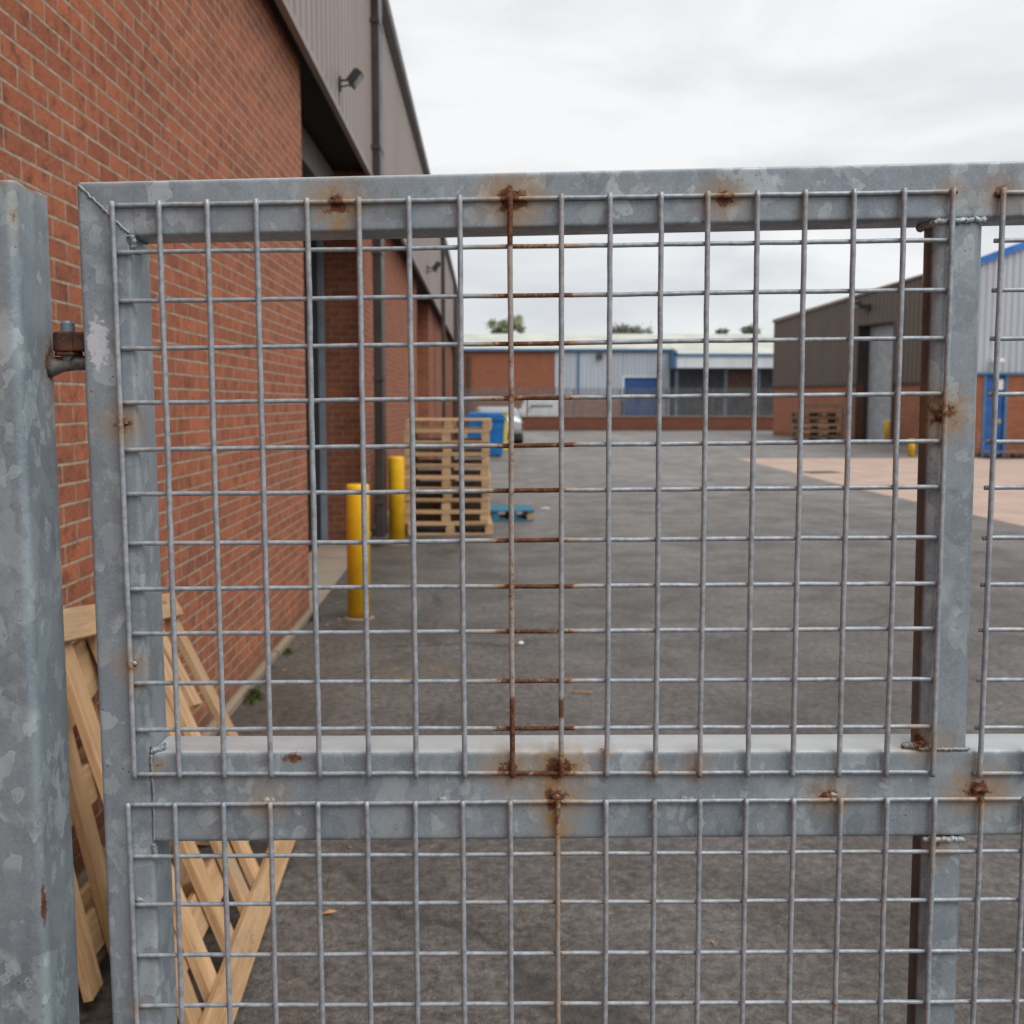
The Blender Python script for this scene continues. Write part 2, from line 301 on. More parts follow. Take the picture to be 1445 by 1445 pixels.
# ------------------------------------------------------------------ geometry helpers
class MB:
    def __init__(s): s.v = []; s.f = []; s.at = None
    def add(s, vs, fs):
        k = len(s.v); s.v += [tuple(p) for p in vs]; s.f += [tuple(i + k for i in f) for f in fs]
    def box(s, x0, x1, y0, y1, z0, z1, mat=None):
        vs = [Vector(p) for p in ((x0, y0, z0), (x1, y0, z0), (x1, y1, z0), (x0, y1, z0), (x0, y0, z1), (x1, y0, z1), (x1, y1, z1), (x0, y1, z1))]
        if mat is not None: vs = [mat @ p for p in vs]
        s.add(vs, [(0, 3, 2, 1), (4, 5, 6, 7), (0, 1, 5, 4), (1, 2, 6, 5), (2, 3, 7, 6), (3, 0, 4, 7)]); return s
    def prism(s, pts, a, b, axis='y'):      # polygon pts (2D) swept between a and b along axis
        n = len(pts); mk = {'y': lambda p, t: (p[0], t, p[1]), 'x': lambda p, t: (t, p[0], p[1]), 'z': lambda p, t: (p[0], p[1], t)}[axis]
        s.add([mk(p, a) for p in pts] + [mk(p, b) for p in pts], [tuple(range(n)), tuple(range(2 * n - 1, n - 1, -1))] + [(i, i + n, (i + 1) % n + n, (i + 1) % n) for i in range(n)]); return s
    def tube(s, path, rads, n=10, caps=True):
        path = [Vector(p) for p in path]
        if not isinstance(rads, (list, tuple)): rads = [rads] * len(path)
        k0 = len(s.v); ref = None
        for i, p in enumerate(path):
            d = (path[min(i + 1, len(path) - 1)] - path[max(i - 1, 0)]).normalized()
            if ref is None: ref = d.orthogonal().normalized()
            ref = (ref - d * ref.dot(d)).normalized(); q = d.cross(ref)
            for j in range(n):
                a = 2 * math.pi * j / n; s.v.append(tuple(p + (ref * math.cos(a) + q * math.sin(a)) * rads[i]))
        for i in range(len(path) - 1):
            for j in range(n):
                a = k0 + i * n + j; b = k0 + i * n + (j + 1) % n; s.f.append((a, b, b + n, a + n))
        if caps:
            s.f.append(tuple(range(k0 + n - 1, k0 - 1, -1))); e = k0 + (len(path) - 1) * n; s.f.append(tuple(range(e, e + n)))
        return s
    def build(s, name, mat, parent=None, smooth=False, bevel=0.0, attrs=None, matrix=None, seg=2):
        me = bpy.data.meshes.new(name); me.from_pydata(s.v, [], s.f); me.update()
        import bmesh
        bm = bmesh.new(); bm.from_mesh(me); bmesh.ops.recalc_face_normals(bm, faces=bm.faces); bm.to_mesh(me); bm.free()
        if smooth:
            for p in me.polygons: p.use_smooth = True
        me.materials.append(M[mat] if isinstance(mat, str) else mat)
        if attrs:
            for k, vals in attrs.items():
                a = me.attributes.new(k, 'FLOAT', 'POINT'); a.data.foreach_set('value', vals)
        o = bpy.data.objects.new(name, me); col.objects.link(o)
        if parent is not None: o.parent = parent
        if matrix is not None: o.matrix_local = matrix
        if bevel:
            b = o.modifiers.new('bevel', 'BEVEL'); b.width = bevel; b.segments = seg; b.limit_method = 'ANGLE'; b.angle_limit = R(40)
        return o

def tag(o, label=None, cat=None, group=None, kind=None):
    if label: o['label'] = label
    if cat: o['category'] = cat
    if group: o['group'] = group
    if kind: o['kind'] = kind
    return o
def empty(name, loc=(0, 0, 0), rz=0.0, label=None, cat=None, group=None):
    o = bpy.data.objects.new(name, None); o.location = loc; o.rotation_euler = (0, 0, rz); o.empty_display_size = .1
    col.objects.link(o); return tag(o, label, cat, group)
def copy_tree(o, parent=None):
    c = o.copy(); col.objects.link(c)
    if parent is not None: c.parent = parent
    for ch in list(o.children): copy_tree(ch, c)
    return c

# ------------------------------------------------------------------ camera, world, sun
PITCH = math.atan(154 / 1580); YAW = math.atan(36.5 / 1580)
cam = bpy.data.cameras.new('camera'); co = bpy.data.objects.new('camera', cam); col.objects.link(co)
co.location = (0, 0, 1.65); co.rotation_euler = (math.pi / 2 - PITCH, 0, -YAW)
cam.sensor_width = 36; cam.lens = 1580 / 1445 * 36; cam.clip_start = .05; cam.clip_end = 6000
cam.dof.use_dof = True; cam.dof.focus_distance = 1.22; cam.dof.aperture_fstop = 10.5
sc.camera = co

w = bpy.data.worlds.new('World'); sc.world = w; w.use_nodes = True; t = w.node_tree; t.nodes.clear()
N = t.nodes.new; L = t.links.new
out = N('ShaderNodeOutputWorld'); bg1 = N('ShaderNodeBackground'); bg2 = N('ShaderNodeBackground'); mx = N('ShaderNodeMixShader')
sky = N('ShaderNodeTexSky'); sky.sky_type = 'NISHITA'; sky.sun_disc = False
SUN_EL, SUN_AZ = R(55), R(138)          # azimuth clockwise from +Y: behind and to the right of the camera
sky.sun_elevation = SUN_EL; sky.sun_rotation = SUN_AZ
L(sky.outputs[0], bg1.inputs[0]); bg1.inputs[1].default_value = .10
tc = N('ShaderNodeTexCoord'); mp = N('ShaderNodeMapping'); mp.inputs['Scale'].default_value = (1.1, 1.1, 3.4)
ns = N('ShaderNodeTexNoise'); ns.inputs['Scale'].default_value = 2.3; ns.inputs['Detail'].default_value = 7; ns.inputs['Roughness'].default_value = .52; ns.inputs['Distortion'].default_value = .35
cr = N('ShaderNodeValToRGB'); L(tc.outputs['Generated'], mp.inputs[0]); L(mp.outputs[0], ns.inputs[0]); L(ns.outputs[0], cr.inputs[0])
cr.color_ramp.elements[0].position = .36; cr.color_ramp.elements[0].color = (.70, .725, .76, 1)
cr.color_ramp.elements[1].position = .58; cr.color_ramp.elements[1].color = (.97, .98, .985, 1)
L(cr.outputs[0], bg2.inputs[0]); bg2.inputs[1].default_value = 1.0
mx.inputs[0].default_value = .94
L(bg1.outputs[0], mx.inputs[1]); L(bg2.outputs[0], mx.inputs[2]); L(mx.outputs[0], out.inputs[0])
sl = bpy.data.lights.new('sun', 'SUN'); sl.energy = 2.4; sl.angle = R(45); sl.color = (1, .96, .9)
so = bpy.data.objects.new('sun', sl); col.objects.link(so); so.location = (5, -8, 20)
so.rotation_euler = (math.pi / 2 - SUN_EL, 0, math.pi - SUN_AZ)
sc.view_settings.view_transform = 'Standard'; sc.view_settings.look = 'None'; sc.view_settings.exposure = 0

# ------------------------------------------------------------------ ground
def struct(o): o['kind'] = 'structure'; return o
g = MB(); g.add([(-1500, -1500, 0), (1500, -1500, 0), (1500, 2500, 0), (-1500, 2500, 0)], [(0, 1, 2, 3)])
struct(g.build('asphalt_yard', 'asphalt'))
g = MB(); g.add([(7.25, 6, .004), (60, 6, .004), (60, 33.2, .004), (7.45, 33.2, .004), (7.15, 22, .004)], [(0, 1, 2, 3, 4)])
struct(g.build('concrete_apron', 'apron'))
g = MB(); g.add([(-2.4, 8.664, .004), (-1.36, 8.664, .004), (-1.42, 13.262, .004), (-2.4, 13.262, .004)], [(0, 1, 2, 3)])
struct(g.build('bay_floor', 'bay'))
# ------------------------------------------------------------------ left warehouse
WX = -1.381; WX2 = -1.46
wh = empty('brick_warehouse', (-1.4, 8, 0), 0, 'long red brick warehouse with taupe ribbed cladding above its loading bays, left of the yard', 'warehouse')
WM = Matrix.Translation((1.4, -8, 0))
def wpart(mb, name, mat, **k): return mb.build(name, mat, wh, matrix=WM, **k)
a = MB(); a.box(-9, WX, -6, 8.66, 0, 4.19); wpart(a, 'brick_wall', 'brick')
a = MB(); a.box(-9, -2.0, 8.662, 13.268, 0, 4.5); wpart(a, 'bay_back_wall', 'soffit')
a = MB(); a.box(-9, WX2, 13.27, 24.0, 0, 4.19); wpart(a, 'brick_wall', 'brick_far')
a = MB(); a.box(-9, -2.3, 24.002, 28.998, 0, 4.19); wpart(a, 'bay_back_wall', 'dark_trim')
a = MB(); a.box(-9, WX2, 29.0, 49.6, 0, 4.19); wpart(a, 'brick_wall', 'brick_far')
# trapezoidal cladding sheet, its lower lip, and what closes it above
prof = []; y = -6.0; X0 = -1.255
while y < 49.6:
    prof += [(X0, y), (X0, y + .13), (X0 - .060, y + .155), (X0 - .060, y + .225)]; y += .25
a = MB(); vs = []; fs = []
for x_, y_ in prof: vs += [(x_, y_, 4.155), (x_, y_, 6.40)]
for i in range(len(prof) - 1): fs.append((2 * i, 2 * i + 2, 2 * i + 3, 2 * i + 1))
a.add(vs, fs); wpart(a, 'cladding', 'taupe')
a = MB(); a.box(-9, -1.318, -6, 49.58, 4.192, 6.38); wpart(a, 'soffit', 'soffit')
a = MB(); a.box(-1.288, -1.238, -6, 49.62, 4.10, 4.154); wpart(a, 'drip_flashing', 'taupe')
a = MB(); a.prism([(-1.30, 6.27), (-1.24, 6.27), (-1.165, 6.33), (-1.15, 6.43), (-1.30, 6.43)], -6, 49.66); wpart(a, 'gutter', 'dark_trim')
a = MB(); a.prism([(-9.2, 7.0), (-1.16, 6.435), (-1.16, 6.46), (-9.2, 7.07)], -6, 49.7); wpart(a, 'roof', 'dark_trim')
# sand coloured foot of the wall
a = MB(); a.box(WX - .02, WX + .035, -6, 8.70, 0, .055); wpart(a, 'wall_footing', 'footing', bevel=.01)
a = MB(); a.box(WX2 - .02, WX2 + .03, 13.24, 24, 0, .05); wpart(a, 'wall_footing', 'footing', bevel=.01)
# shutter of the first bay, its guide and lintel
sh = MB()
for i in range(52): z = .02 + i * .08; sh.prism([(8.67, z), (8.67, z + .078), (13.1, z + .078), (13.1, z)], -1.99 - .0, -1.975 if i % 2 else -1.965, 'x')
s_ = wpart(sh, 'roller_shutter', 'teal'); s_['label'] = 'teal slatted roller shutter'
a = MB(); a.box(-1.99, -1.955, 11.2, 13.1, 0, 1.95); wpart(a, 'shutter_door', 'blackish')
a = MB(); a.box(-1.94, -1.868, 13.10, 13.20, .02, 4.15); wpart(a, 'shutter_guide', 'steel_blue', bevel=.006)
a = MB(); a.box(-1.975, -1.941, 12.3, 13.12, .02, 4.15); wpart(a, 'shutter_seal', 'blackish')
a = MB(); a.box(-1.97, -1.30, 12.6, 13.268, 3.72, 4.18); wpart(a, 'lintel', 'brick_far')
# lower door leaf of the second bay
a = MB(); a.box(-2.3, -2.2, 24.2, 28.8, 0, 3.9); wpart(a, 'roller_shutter', 'brown')
a = MB(); a.box(-1.86, -1.62, 8.70, 13.2, 3.80, 4.10); wpart(a, 'steel_beam', mat_plain('brown_beam', (.10, .08, .065), .6))
# downpipes
def downpipe(y, z1, w_=.11, x=-1.20):
    a = MB(); a.box(x - .05, x + .05, y, y + w_, 0.12, z1); o = wpart(a, 'downpipe', 'pipe', bevel=.012)
    for z in (.5, 1.9, 3.3, 4.45, 5.8):
        b = MB(); b.box(x - .06, x + .056, y - .012, y + w_ + .012, z, z + .045); b.build('pipe_bracket', 'dark_trim', o)
    return o
downpipe(12.75, 6.3, .40, -1.215); downpipe(32.0, 6.3, .3); downpipe(44.2, 6.3, .3)
a = MB(); a.box(-1.46, -1.17, 48.9, 49.64, 0, 6.25); wpart(a, 'corner_flashing', 'dark_trim')
a = MB(); a.box(WX2, WX2 + .012, 22.2, 22.5, 1.90, 2.32); wpart(a, 'wall_sign', 'yellow_plastic')['label'] = 'small yellow wall notice'
a = MB(); a.box(WX2 - .02, WX2 + .10, 13.9, 14.5, 0, .10); wpart(a, 'pipe_shoe', 'dark_trim', bevel=.02)

def floodlight(x, y, z, label, s=1.0):
    r = empty('floodlight', (x, y, z), 0, label, 'floodlight', 'floodlights on the cladding')
    a = MB(); a.box(0, .03 * s, -.11 * s, .03 * s, -.08 * s, .14 * s); a.build('wall_bracket', 'black', r, bevel=.004)
    a = MB(); a.tube([(.02 * s, -.03 * s, .08 * s), (.20 * s, -.05 * s, .09 * s)], .018 * s); a.tube([(.02 * s, -.03 * s, -.02 * s), (.16 * s, -.05 * s, .0)], .014 * s); a.build('arm', 'black', r, smooth=True)
    mt = Matrix.Translation((.27 * s, -.06 * s, .10 * s)) @ Matrix.Rotation(R(38), 4, 'Y')
    a = MB(); a.box(-.055 * s, .055 * s, -.17 * s, .17 * s, -.13 * s, .13 * s)
    for k in range(6): a.box(-.085 * s, -.056 * s, -.15 * s + k * .055 * s, -.14 * s + k * .055 * s, -.11 * s, .11 * s)
    h = a.build('lamp_housing', 'black', r, matrix=mt, bevel=.008)
    a = MB(); a.box(.0555 * s, .060 * s, -.14 * s, .14 * s, -.10 * s, .10 * s); a.build('lamp_lens', 'lens', h)
    return r
floodlight(-1.255, 10.0, 4.37, 'black floodlight on the taupe cladding near the first loading bay', .52)
floodlight(-1.255, 24.4, 4.46, 'small far floodlight further down the taupe cladding', .8)

# ------------------------------------------------------------------ bollards
def bollard(x, y, r, h, label, group='yellow bollards'):
    a = MB(); n = 32; prof = [(r * 1.0, 0), (r, h - .03), (r * .97, h - .012), (r * .85, h - .002), (0.001, h + .002)]
    a.tube([(0, 0, -.02)] + [(0, 0, z) for _, z in prof[1:]], [prof[0][0]] + [q for q, _ in prof[1:]], n)
    e = empty('bollard', (x, y, 0), random.random() * 3, label, 'bollard', group)
    a.build('post', 'yellow', e, smooth=False)
    for p in e.children[0].data.polygons: p.use_smooth = len(p.vertices) == 4 and abs(p.normal.z) < .5
    b = MB(); b.tube([(0, 0, -.01), (0, 0, .006), (0, 0, .012)], [r * 1.35, r * 1.32, r * 1.1], 24); b.build('concrete_collar', 'footing', e)
    return e
bollard(-.98, 8.535, .088, 1.035, 'nearest yellow steel bollard standing beside the open loading bay')
bollard(-1.045, 13.06, .092, 1.03, 'yellow steel bollard right in front of the stacked pallets')
bollard(16.26, 45.2, .105, .92, 'distant yellow bollard by the grey roller door of the brown shed')
bollard(12.98, 33.9, .10, .55, 'short yellow bollard beside the galvanised gate stile, in front of the brown shed')

# ------------------------------------------------------------------ pallets
def board(name, mat, parent, c, half, rot=None, bev=.003):
    a = MB(); a.box(-half[0], half[0], -half[1], half[1], -half[2], half[2])
    mt = Matrix.Translation(c) @ (rot or Matrix.Identity(4)); return a.build(name, mat, parent, matrix=mt, bevel=bev, seg=1)
def flat_pallet(name, x, y, z, rz, wood, label, cat, group, W=1.06, D=1.2, blocks=None, H=.144):
    r = empty(name, (x, y, z), rz, label, cat, group)
    RZ = Matrix.Rotation(R(90), 4, 'Z')
    a = MB(); nb = 7
    for i in range(nb):
        yy = -D / 2 + .05 + i * (D - .1) / (nb - 1); j = random.uniform(-.006, .006)
        a.box(-W / 2 + j, W / 2 + j, yy - .047, yy + .047, H - .022, H)
    a.build('deck', wood, r, bevel=.003, seg=1)
    for sx in (-1, 0, 1):
        xx = sx * (W / 2 - .05)
        board('stringer', wood, r, (xx, 0, H - .033), (D / 2 - .004, .048, .0105), RZ)
        board('base_board', wood, r, (xx, 0, .011), (D / 2 - .1, .048, .0105), RZ)
        for sy in (-1, 0, 1):
            board('block', wood if not blocks or sx < 1 else blocks, r, (xx + random.uniform(-.006, .006), sy * (D / 2 - .062), .061), (.05 if sx else .055, .058, .0385), None)
    for sy in (-1, 1): board('base_board', wood, r, (0, sy * (D / 2 - .05), .011), (W / 2, .049, .011))
    return r
kinds = ['lowest pallet of the wooden stack, resting on the asphalt', 'second pallet up in the wooden stack', 'third pallet up in the wooden stack', 'fourth pallet up in the wooden stack',
         'fifth pallet up in the wooden stack', 'fifth pallet down from the top of the wooden stack', 'fourth pallet down from the top of the wooden stack', 'third pallet down from the top of the wooden stack',
         'pallet directly beneath the topmost one of the wooden stack', 'topmost pallet of the wooden stack beside the brick wall']
first = None; z = 0.001
for i in range(10):
    if first is None:
        first = flat_pallet('wooden_pallet', 0, 0, 0, 0, 'wood_old', kinds[0], 'pallet', 'pallets stacked by the brick wall'); p = first
    else: p = copy_tree(first); p['label'] = kinds[i]
    p.location = (-.482 + random.uniform(-.022, .022), 14.56 + random.uniform(-.03, .03), z); p.rotation_euler = (0, 0, R(random.uniform(-1.6, 1.6)) + (math.pi if i % 2 else 0))
    z += .1445
bp = flat_pallet('blue_pallet', .35, 15.95, 0.001, R(3), 'wood_blue', 'low blue painted pallet lying on the asphalt right of the pallet stack', 'pallet', None, .60, .8, 'wood_old', .16)

def frame_board(parent, base, name, mat, p0, p1, w_, th, nrm, off=0.0):
    p0, p1, nrm = Vector(p0), Vector(p1), Vector(nrm)
    x = (p1 - p0).normalized(); n = (nrm - x * nrm.dot(x)).normalized(); y = n.cross(x)
    c = (p0 + p1) / 2 + n * off - Vector(base); L_ = (p1 - p0).length
    m4 = Matrix(((x.x, y.x, n.x, c.x), (x.y, y.y, n.y, c.y), (x.z, y.z, n.z, c.z), (0, 0, 0, 1)))
    a = MB(); k = 6                                  # slightly bowed plank with uneven ends
    vs = []; fs = []; bow = random.uniform(-.004, .004)
    for i in range(k + 1):
        s = -L_ / 2 + L_ * i / k; zz = bow * (1 - (2 * i / k - 1) ** 2); ex = random.uniform(-.006, .006) if i in (0, k) else 0
        for (yy, z_) in ((-w_ / 2, -th / 2), (w_ / 2, -th / 2), (w_ / 2, th / 2), (-w_ / 2, th / 2)):
            vs.append((s + (ex if yy > 0 else -ex), yy + random.uniform(-.0008, .0008), z_ + zz))
    for i in range(k):
        for j in range(4): fs.append((i * 4 + j, i * 4 + (j + 1) % 4, (i + 1) * 4 + (j + 1) % 4, (i + 1) * 4 + j))
    fs += [(3, 2, 1, 0), (k * 4, k * 4 + 1, k * 4 + 2, k * 4 + 3)]
    a.add(vs, fs); return a.build(name, mat, parent, matrix=m4, bevel=.002, seg=1)

def leaning_pallet(bn, bf, tn, tf, label, n_slat=6, crosses=((.03, 1), (.30, 0), (.97, 0)), skip=(), cw=.095, mat='wood', sw=.085, group='wrecked pallets leaning on the brick wall'):
    bn, bf, tn, tf = map(Vector, (bn, bf, tn, tf)); base = ((bn + bf) / 2).copy(); base.z = 0
    r = empty('broken_pallet', base, 0, label, 'pallet', group)
    nrm = (bf - bn).cross(tn - bn).normalized()
    if nrm.x < 0: nrm = -nrm
    P = lambda s, q: (bn.lerp(bf, s)).lerp(tn.lerp(tf, s), q)
    for i in range(n_slat):
        if i in skip and not isinstance(skip, dict): continue
        s = .03 + .94 * i / (n_slat - 1); lo, hi = skip[i] if isinstance(skip, dict) and i in skip else (.01, 1.0)
        frame_board(r, base, 'slat', mat, P(s + random.uniform(-.02, .02), lo), P(s + random.uniform(-.055, .055) * (0 if i == n_slat - 1 else 1), hi + random.uniform(-.03, .02)), sw, .026, nrm, random.uniform(-.002, .002))
    for q, lay in crosses:
        off = {1: .0265, 2: -.0265, 0: -.121}[lay]
        frame_board(r, base, 'cross_board', mat, P(-.04, q), P(1.02, q + random.uniform(-.01, .01)), cw, .022, nrm, off)
        if lay == 0: frame_board(r, base, 'stringer', mat, P(0, q), P(1.0, q), cw, .019, nrm, -.0255)
        if lay != 1:
            for s in (.06, .5, .94): frame_board(r, base, 'block', mat, P(s - .06, q), P(s + .06, q), .09, .074, nrm, -.0735 - (.003 if lay == 2 else 0))
    return r
leaning_pallet((-.69, 2.55, .06), (-.745, 4.03, .055), (-1.225, 3.05, 1.05), (-1.235, 4.27, .895),
               'pale broken wooden pallet leaning in front, its long bottom board on the asphalt', 7, ((.02, 1), (.17, 2), (.975, 1)), {1: (.01, .62), 5: (.60, 1.0)}, .095)
leaning_pallet((-1.07, 2.9, .04), (-1.06, 3.80, .03), (-1.245, 2.95, .90), (-1.245, 3.75, .95),
               'steeper pallet propped flat against the brick wall behind the front broken pallet', 5, ((.14, 0), (.55, 0), (.95, 1)), (), .11)
def loose(p0, p1, label, w_=.09, th=.021, n=(1, 0, .5)):
    o = frame_board(None, (0, 0, 0), 'loose_plank', 'wood', p0, p1, w_, th, n); tag(o, label, 'plank'); return o
loose((-.86, 2.62, .02), (-1.15, 3.62, .42), 'loose pale plank lying behind the lower slats of the front broken pallet', .085, .022, (1, -.1, .6))
loose((-1.19, 3.05, .78), (-1.215, 3.72, .93), 'short wide pale plank wedged below the top board of the broken pallets', .115, .022, (1, 0, .3))
loose((-.98, 3.50, .02), (-1.34, 4.62, .60), 'thin grey brown plank leaning on the brick wall behind the front broken pallet', .06, .02, (1, 0, .5))
bk = frame_board(None, (0, 0, 0), 'wood_block', 'wood', (-1.06, 4.05, .075), (-1.13, 4.30, .10), .14, .13, (.2, 0, 1)); tag(bk, 'chunky pale wood block on the ground behind the leaning slats', 'block')

# ------------------------------------------------------------------ right brown shed (local frame: x along the facade from its far end, y into the building)
FA = Vector((14.719, 57.356, 0)); FB = Vector((17.411, 45.219, 0)); ang = math.atan2(FB.y - FA.y, FB.x - FA.x)
bs = empty('brown_shed', FA, ang, 'brown ribbed metal shed on a salmon brick base with a tall grey roller door', 'shed')
a = MB(); a.box(0, 8.05, .02, .3, 0, 2.5); a.box(10.75, 16, .02, .3, 0, 2.5); a.box(0, .3, .3, 18, 0, 2.5); a.build('brick_base', 'brick_pale', bs)
def ribbed(mb, x0, x1, z0, zt, y0=0.0, pitch=.3, d=.05):
    xs = []; x = x0
    while x < x1 - 1e-4:
        for q, yy in ((0, y0 - d), (.10, y0 - d), (.14, y0), (.27, y0)):
            if x + q * pitch / .3 <= x1: xs.append((x + q * pitch / .3, yy))
        x += pitch
    xs.append((x1, y0)); vs = []; fs = []
    for (xx, yy) in xs: vs += [(xx, yy, z0(xx) if callable(z0) else z0), (xx, yy, zt(xx) if callable(zt) else zt)]
    for i in range(len(xs) - 1): fs.append((2 * i, 2 * i + 2, 2 * i + 3, 2 * i + 1))
    mb.add(vs, fs)
zt = lambda x: 5.74 + x * .0765
a = MB(); ribbed(a, 0, 8.0, 2.46, zt); ribbed(a, 8.0, 10.8, 5.05, zt); ribbed(a, 10.8, 16, 2.46, zt); a.build('cladding', 'brown', bs)
a = MB(); a.prism([(0, 5.70), (16, 6.92), (16, 6.98), (0, 5.86)], -.14, .1); a.build('verge_trim', mat_plain('tan_verge', (.30, .23, .18), .5), bs)
a = MB(); a.prism([(0, 5.72), (16, 6.95), (16, 7.02), (0, 5.82)], .1, 18); a.build('roof', 'brown', bs)
a = MB(); a.box(16.002, 16.2, .0, 18, 0, 6.9); a.box(-.02, -.001, .02, 18, 2.46, 5.7); a.build('side_wall', 'brown', bs)
a = MB(); a.box(7.9, 8.05, -.06, 1.0, 0, 5.05); a.box(10.75, 10.9, -.06, 1.0, 0, 5.05); a.box(8.05, 10.75, .02, 1.0, 5.0, 5.12); a.build('door_reveal', 'dark_trim', bs)
a = MB()
for i in range(60): a.box(8.05, 10.75, .50 + (.02 if i % 2 else 0), .6, i * .0833, i * .0833 + .0831)
a.build('roller_door', 'shutter_grey', bs)
a = MB(); a.box(-.02, 8.0, -.09, .0, 2.42, 2.50); a.box(10.8, 16, -.09, .0, 2.42, 2.50); a.build('drip_flashing', 'dark_trim', bs)
fl = floodlight(0, 0, 0, 'floodlight on the brown shed above its roller door'); fl['group'] = 'floodlights on the cladding'
fl.location = FA + Matrix.Rotation(ang, 3, 'Z') @ Vector((8.9, -.06, 5.72)); fl.rotation_euler = (0, 0, ang - R(90)); fl.scale = (2.2, 2.2, 1.3)

# dark crates of scrap wood in front of it
def old_pallet(z0, label, x=13.85, y=46.9):
    p = copy_tree(first); p.name = 'weathered_pallet'
    p.location = (x + random.uniform(-.05, .05), y, z0); p.rotation_euler = (0, 0, R(random.uniform(-3, 3))); p.scale = (1.6, 1, 1.5); p['label'] = label; p['group'] = 'weathered pallets by the brown shed'
    for c in p.children:
        c.data = c.data.copy(); c.data.materials.clear(); c.data.materials.append(M['wood_dark'] if random.random() < .75 else M['wood_old'])
for i, l in enumerate(('lowest weathered dark pallet against the salmon brick of the brown shed', 'second weathered pallet up by the brown shed', 'third weathered pallet up by the brown shed',
                       'fourth weathered pallet up by the brown shed', 'uppermost weathered pallet by the brown shed')): old_pallet(.002 + i * .262, l)
cf = empty('crate_frame', (13.85, 46.1, 0), 0, 'open dark timber crate frame standing in front of the weathered pallets', 'crate')
a = MB(); a.box(-.95, -.85, -.05, .05, 0, 1.35); a.build('post', 'wood_dark', cf); a = MB(); a.box(.85, .95, -.05, .05, 0, 1.45); a.build('post', 'wood_dark', cf)
a = MB(); a.box(-.95, .95, -.05, .05, 1.45, 1.58); a.build('rail', 'wood_dark', cf); 

# ------------------------------------------------------------------ grey shed with blue trim
gs = empty('grey_shed', (14.5, 33.9, 0), 0, 'pale grey clad shed with bright blue roof edge and brick base, far right', 'shed')
a = MB(); a.box(0, .62, 0, 6, 0, 2.55); a.box(1.36, 18, 0, 6, 0, 2.55); a.box(.62, 1.36, .2, 6, 0, 2.55)
a.v = [(p[0] + .48 * p[1] if p[0] < 9 else p[0], p[1], p[2]) for p in a.v]; a.build('brick_base', 'brick_dist', gs)
zg = lambda x: 5.70 + .36 * min(x, 9) - .36 * max(0, x - 9)
a = MB(); ribbed(a, 0, 18, 2.56, zg, 0, .2, .03); a.box(0, .02, .01, 6, 2.56, 5.65); a.box(.01, 17.9, .08, 6, 2.56, 5.6)
a.v = [(p[0] + .48 * max(0, p[1]) if p[0] < 9 else p[0], p[1], p[2]) for p in a.v]; a.build('cladding', 'grey_clad', gs)
a = MB(); a.prism([(-.1, 5.63), (9, 8.90), (18.1, 5.63), (18.1, 5.85), (9, 9.12), (-.1, 5.85)], -.12, 6.1); a.v = [(p[0] + .48 * max(0, p[1]) if p[0] < 9 else p[0], p[1], p[2]) for p in a.v]; a.build('roof_trim', mat_plain('bright_blue_trim', (.03, .16, .50), .45), gs)
a = MB(); a.box(-.02, 18, -.07, -.01, 2.50, 2.57); a.build('drip_flashing', 'blue_trim', gs)
d = MB(); d.box(.62, 1.36, .06, .14, .04, 2.50); d = d.build('door', 'door_blue', gs, bevel=.01)
a = MB(); a.box(.625, .70, -.02, .058, 0, 2.52); a.box(1.28, 1.355, -.02, .058, 0, 2.52); a.build('frame', 'blue_trim', d)
a = MB(); a.box(1.0, 1.26, .045, .056, 2.05, 2.36); a.build('notice', 'paper', d)
a = MB(); a.box(1.12, 1.22, .045, .056, 1.02, 1.16); a.build('lock_plate', mat_plain('brass_plate', (.45, .33, .18), .4, .4), d)
a = MB(); a.box(.75, 1.1, -.30, -.08, 2.86, 2.98); a.build('door_lamp', 'paper', gs, bevel=.02)
sk = flat_pallet('timber_skid', 15.9, 33.0, 0.006, 0, 'wood_dark', 'flat dark timber skid on the ground before the blue door', 'skid', None, 2.2, 1.0, None, .2)

# ------------------------------------------------------------------ boundary wall and palisade fence
bw = MB(); bw.box(-6, 22, 67, 67.25, 0, .80); r = empty('boundary_wall', (8, 67.1, 0), 0, 'low dark red brick boundary wall across the far end of the yard', 'wall')
bw.build('brick_wall', 'brick_dark', r, matrix=Matrix.Translation((-8, -67.1, 0)))
a = MB(); a.box(-6, 22, 66.96, 67.29, .80, .87); a.build('coping', 'footing', r, matrix=Matrix.Translation((-8, -67.1, 0)), bevel=.01)
fr = empty('palisade_fence', (8, 67.6, 0), 0, 'grey steel palisade fence rising behind the low brick boundary wall', 'fence')
for k in range(10):
    x0 = -14 + k * 2.8; a = MB(); x = x0 + .09
    while x < x0 + 2.75:
        a.prism([(x, .1), (x + .068, .1), (x + .068, 2.48), (x + .034, 2.62), (x, 2.48)], -.03, -.024); x += .15
    a.build('pale_panel', 'palisade', fr)
    a = MB(); a.box(x0, x0 + .08, -.02, .08, 0, 2.5); a.build('fence_post', 'palisade', fr)
    a = MB()
    for z_ in (.55, 2.05): a.box(x0 + .08, x0 + 2.8, -.02, .02, z_, z_ + .05)
    a.build('rail', 'palisade', fr)
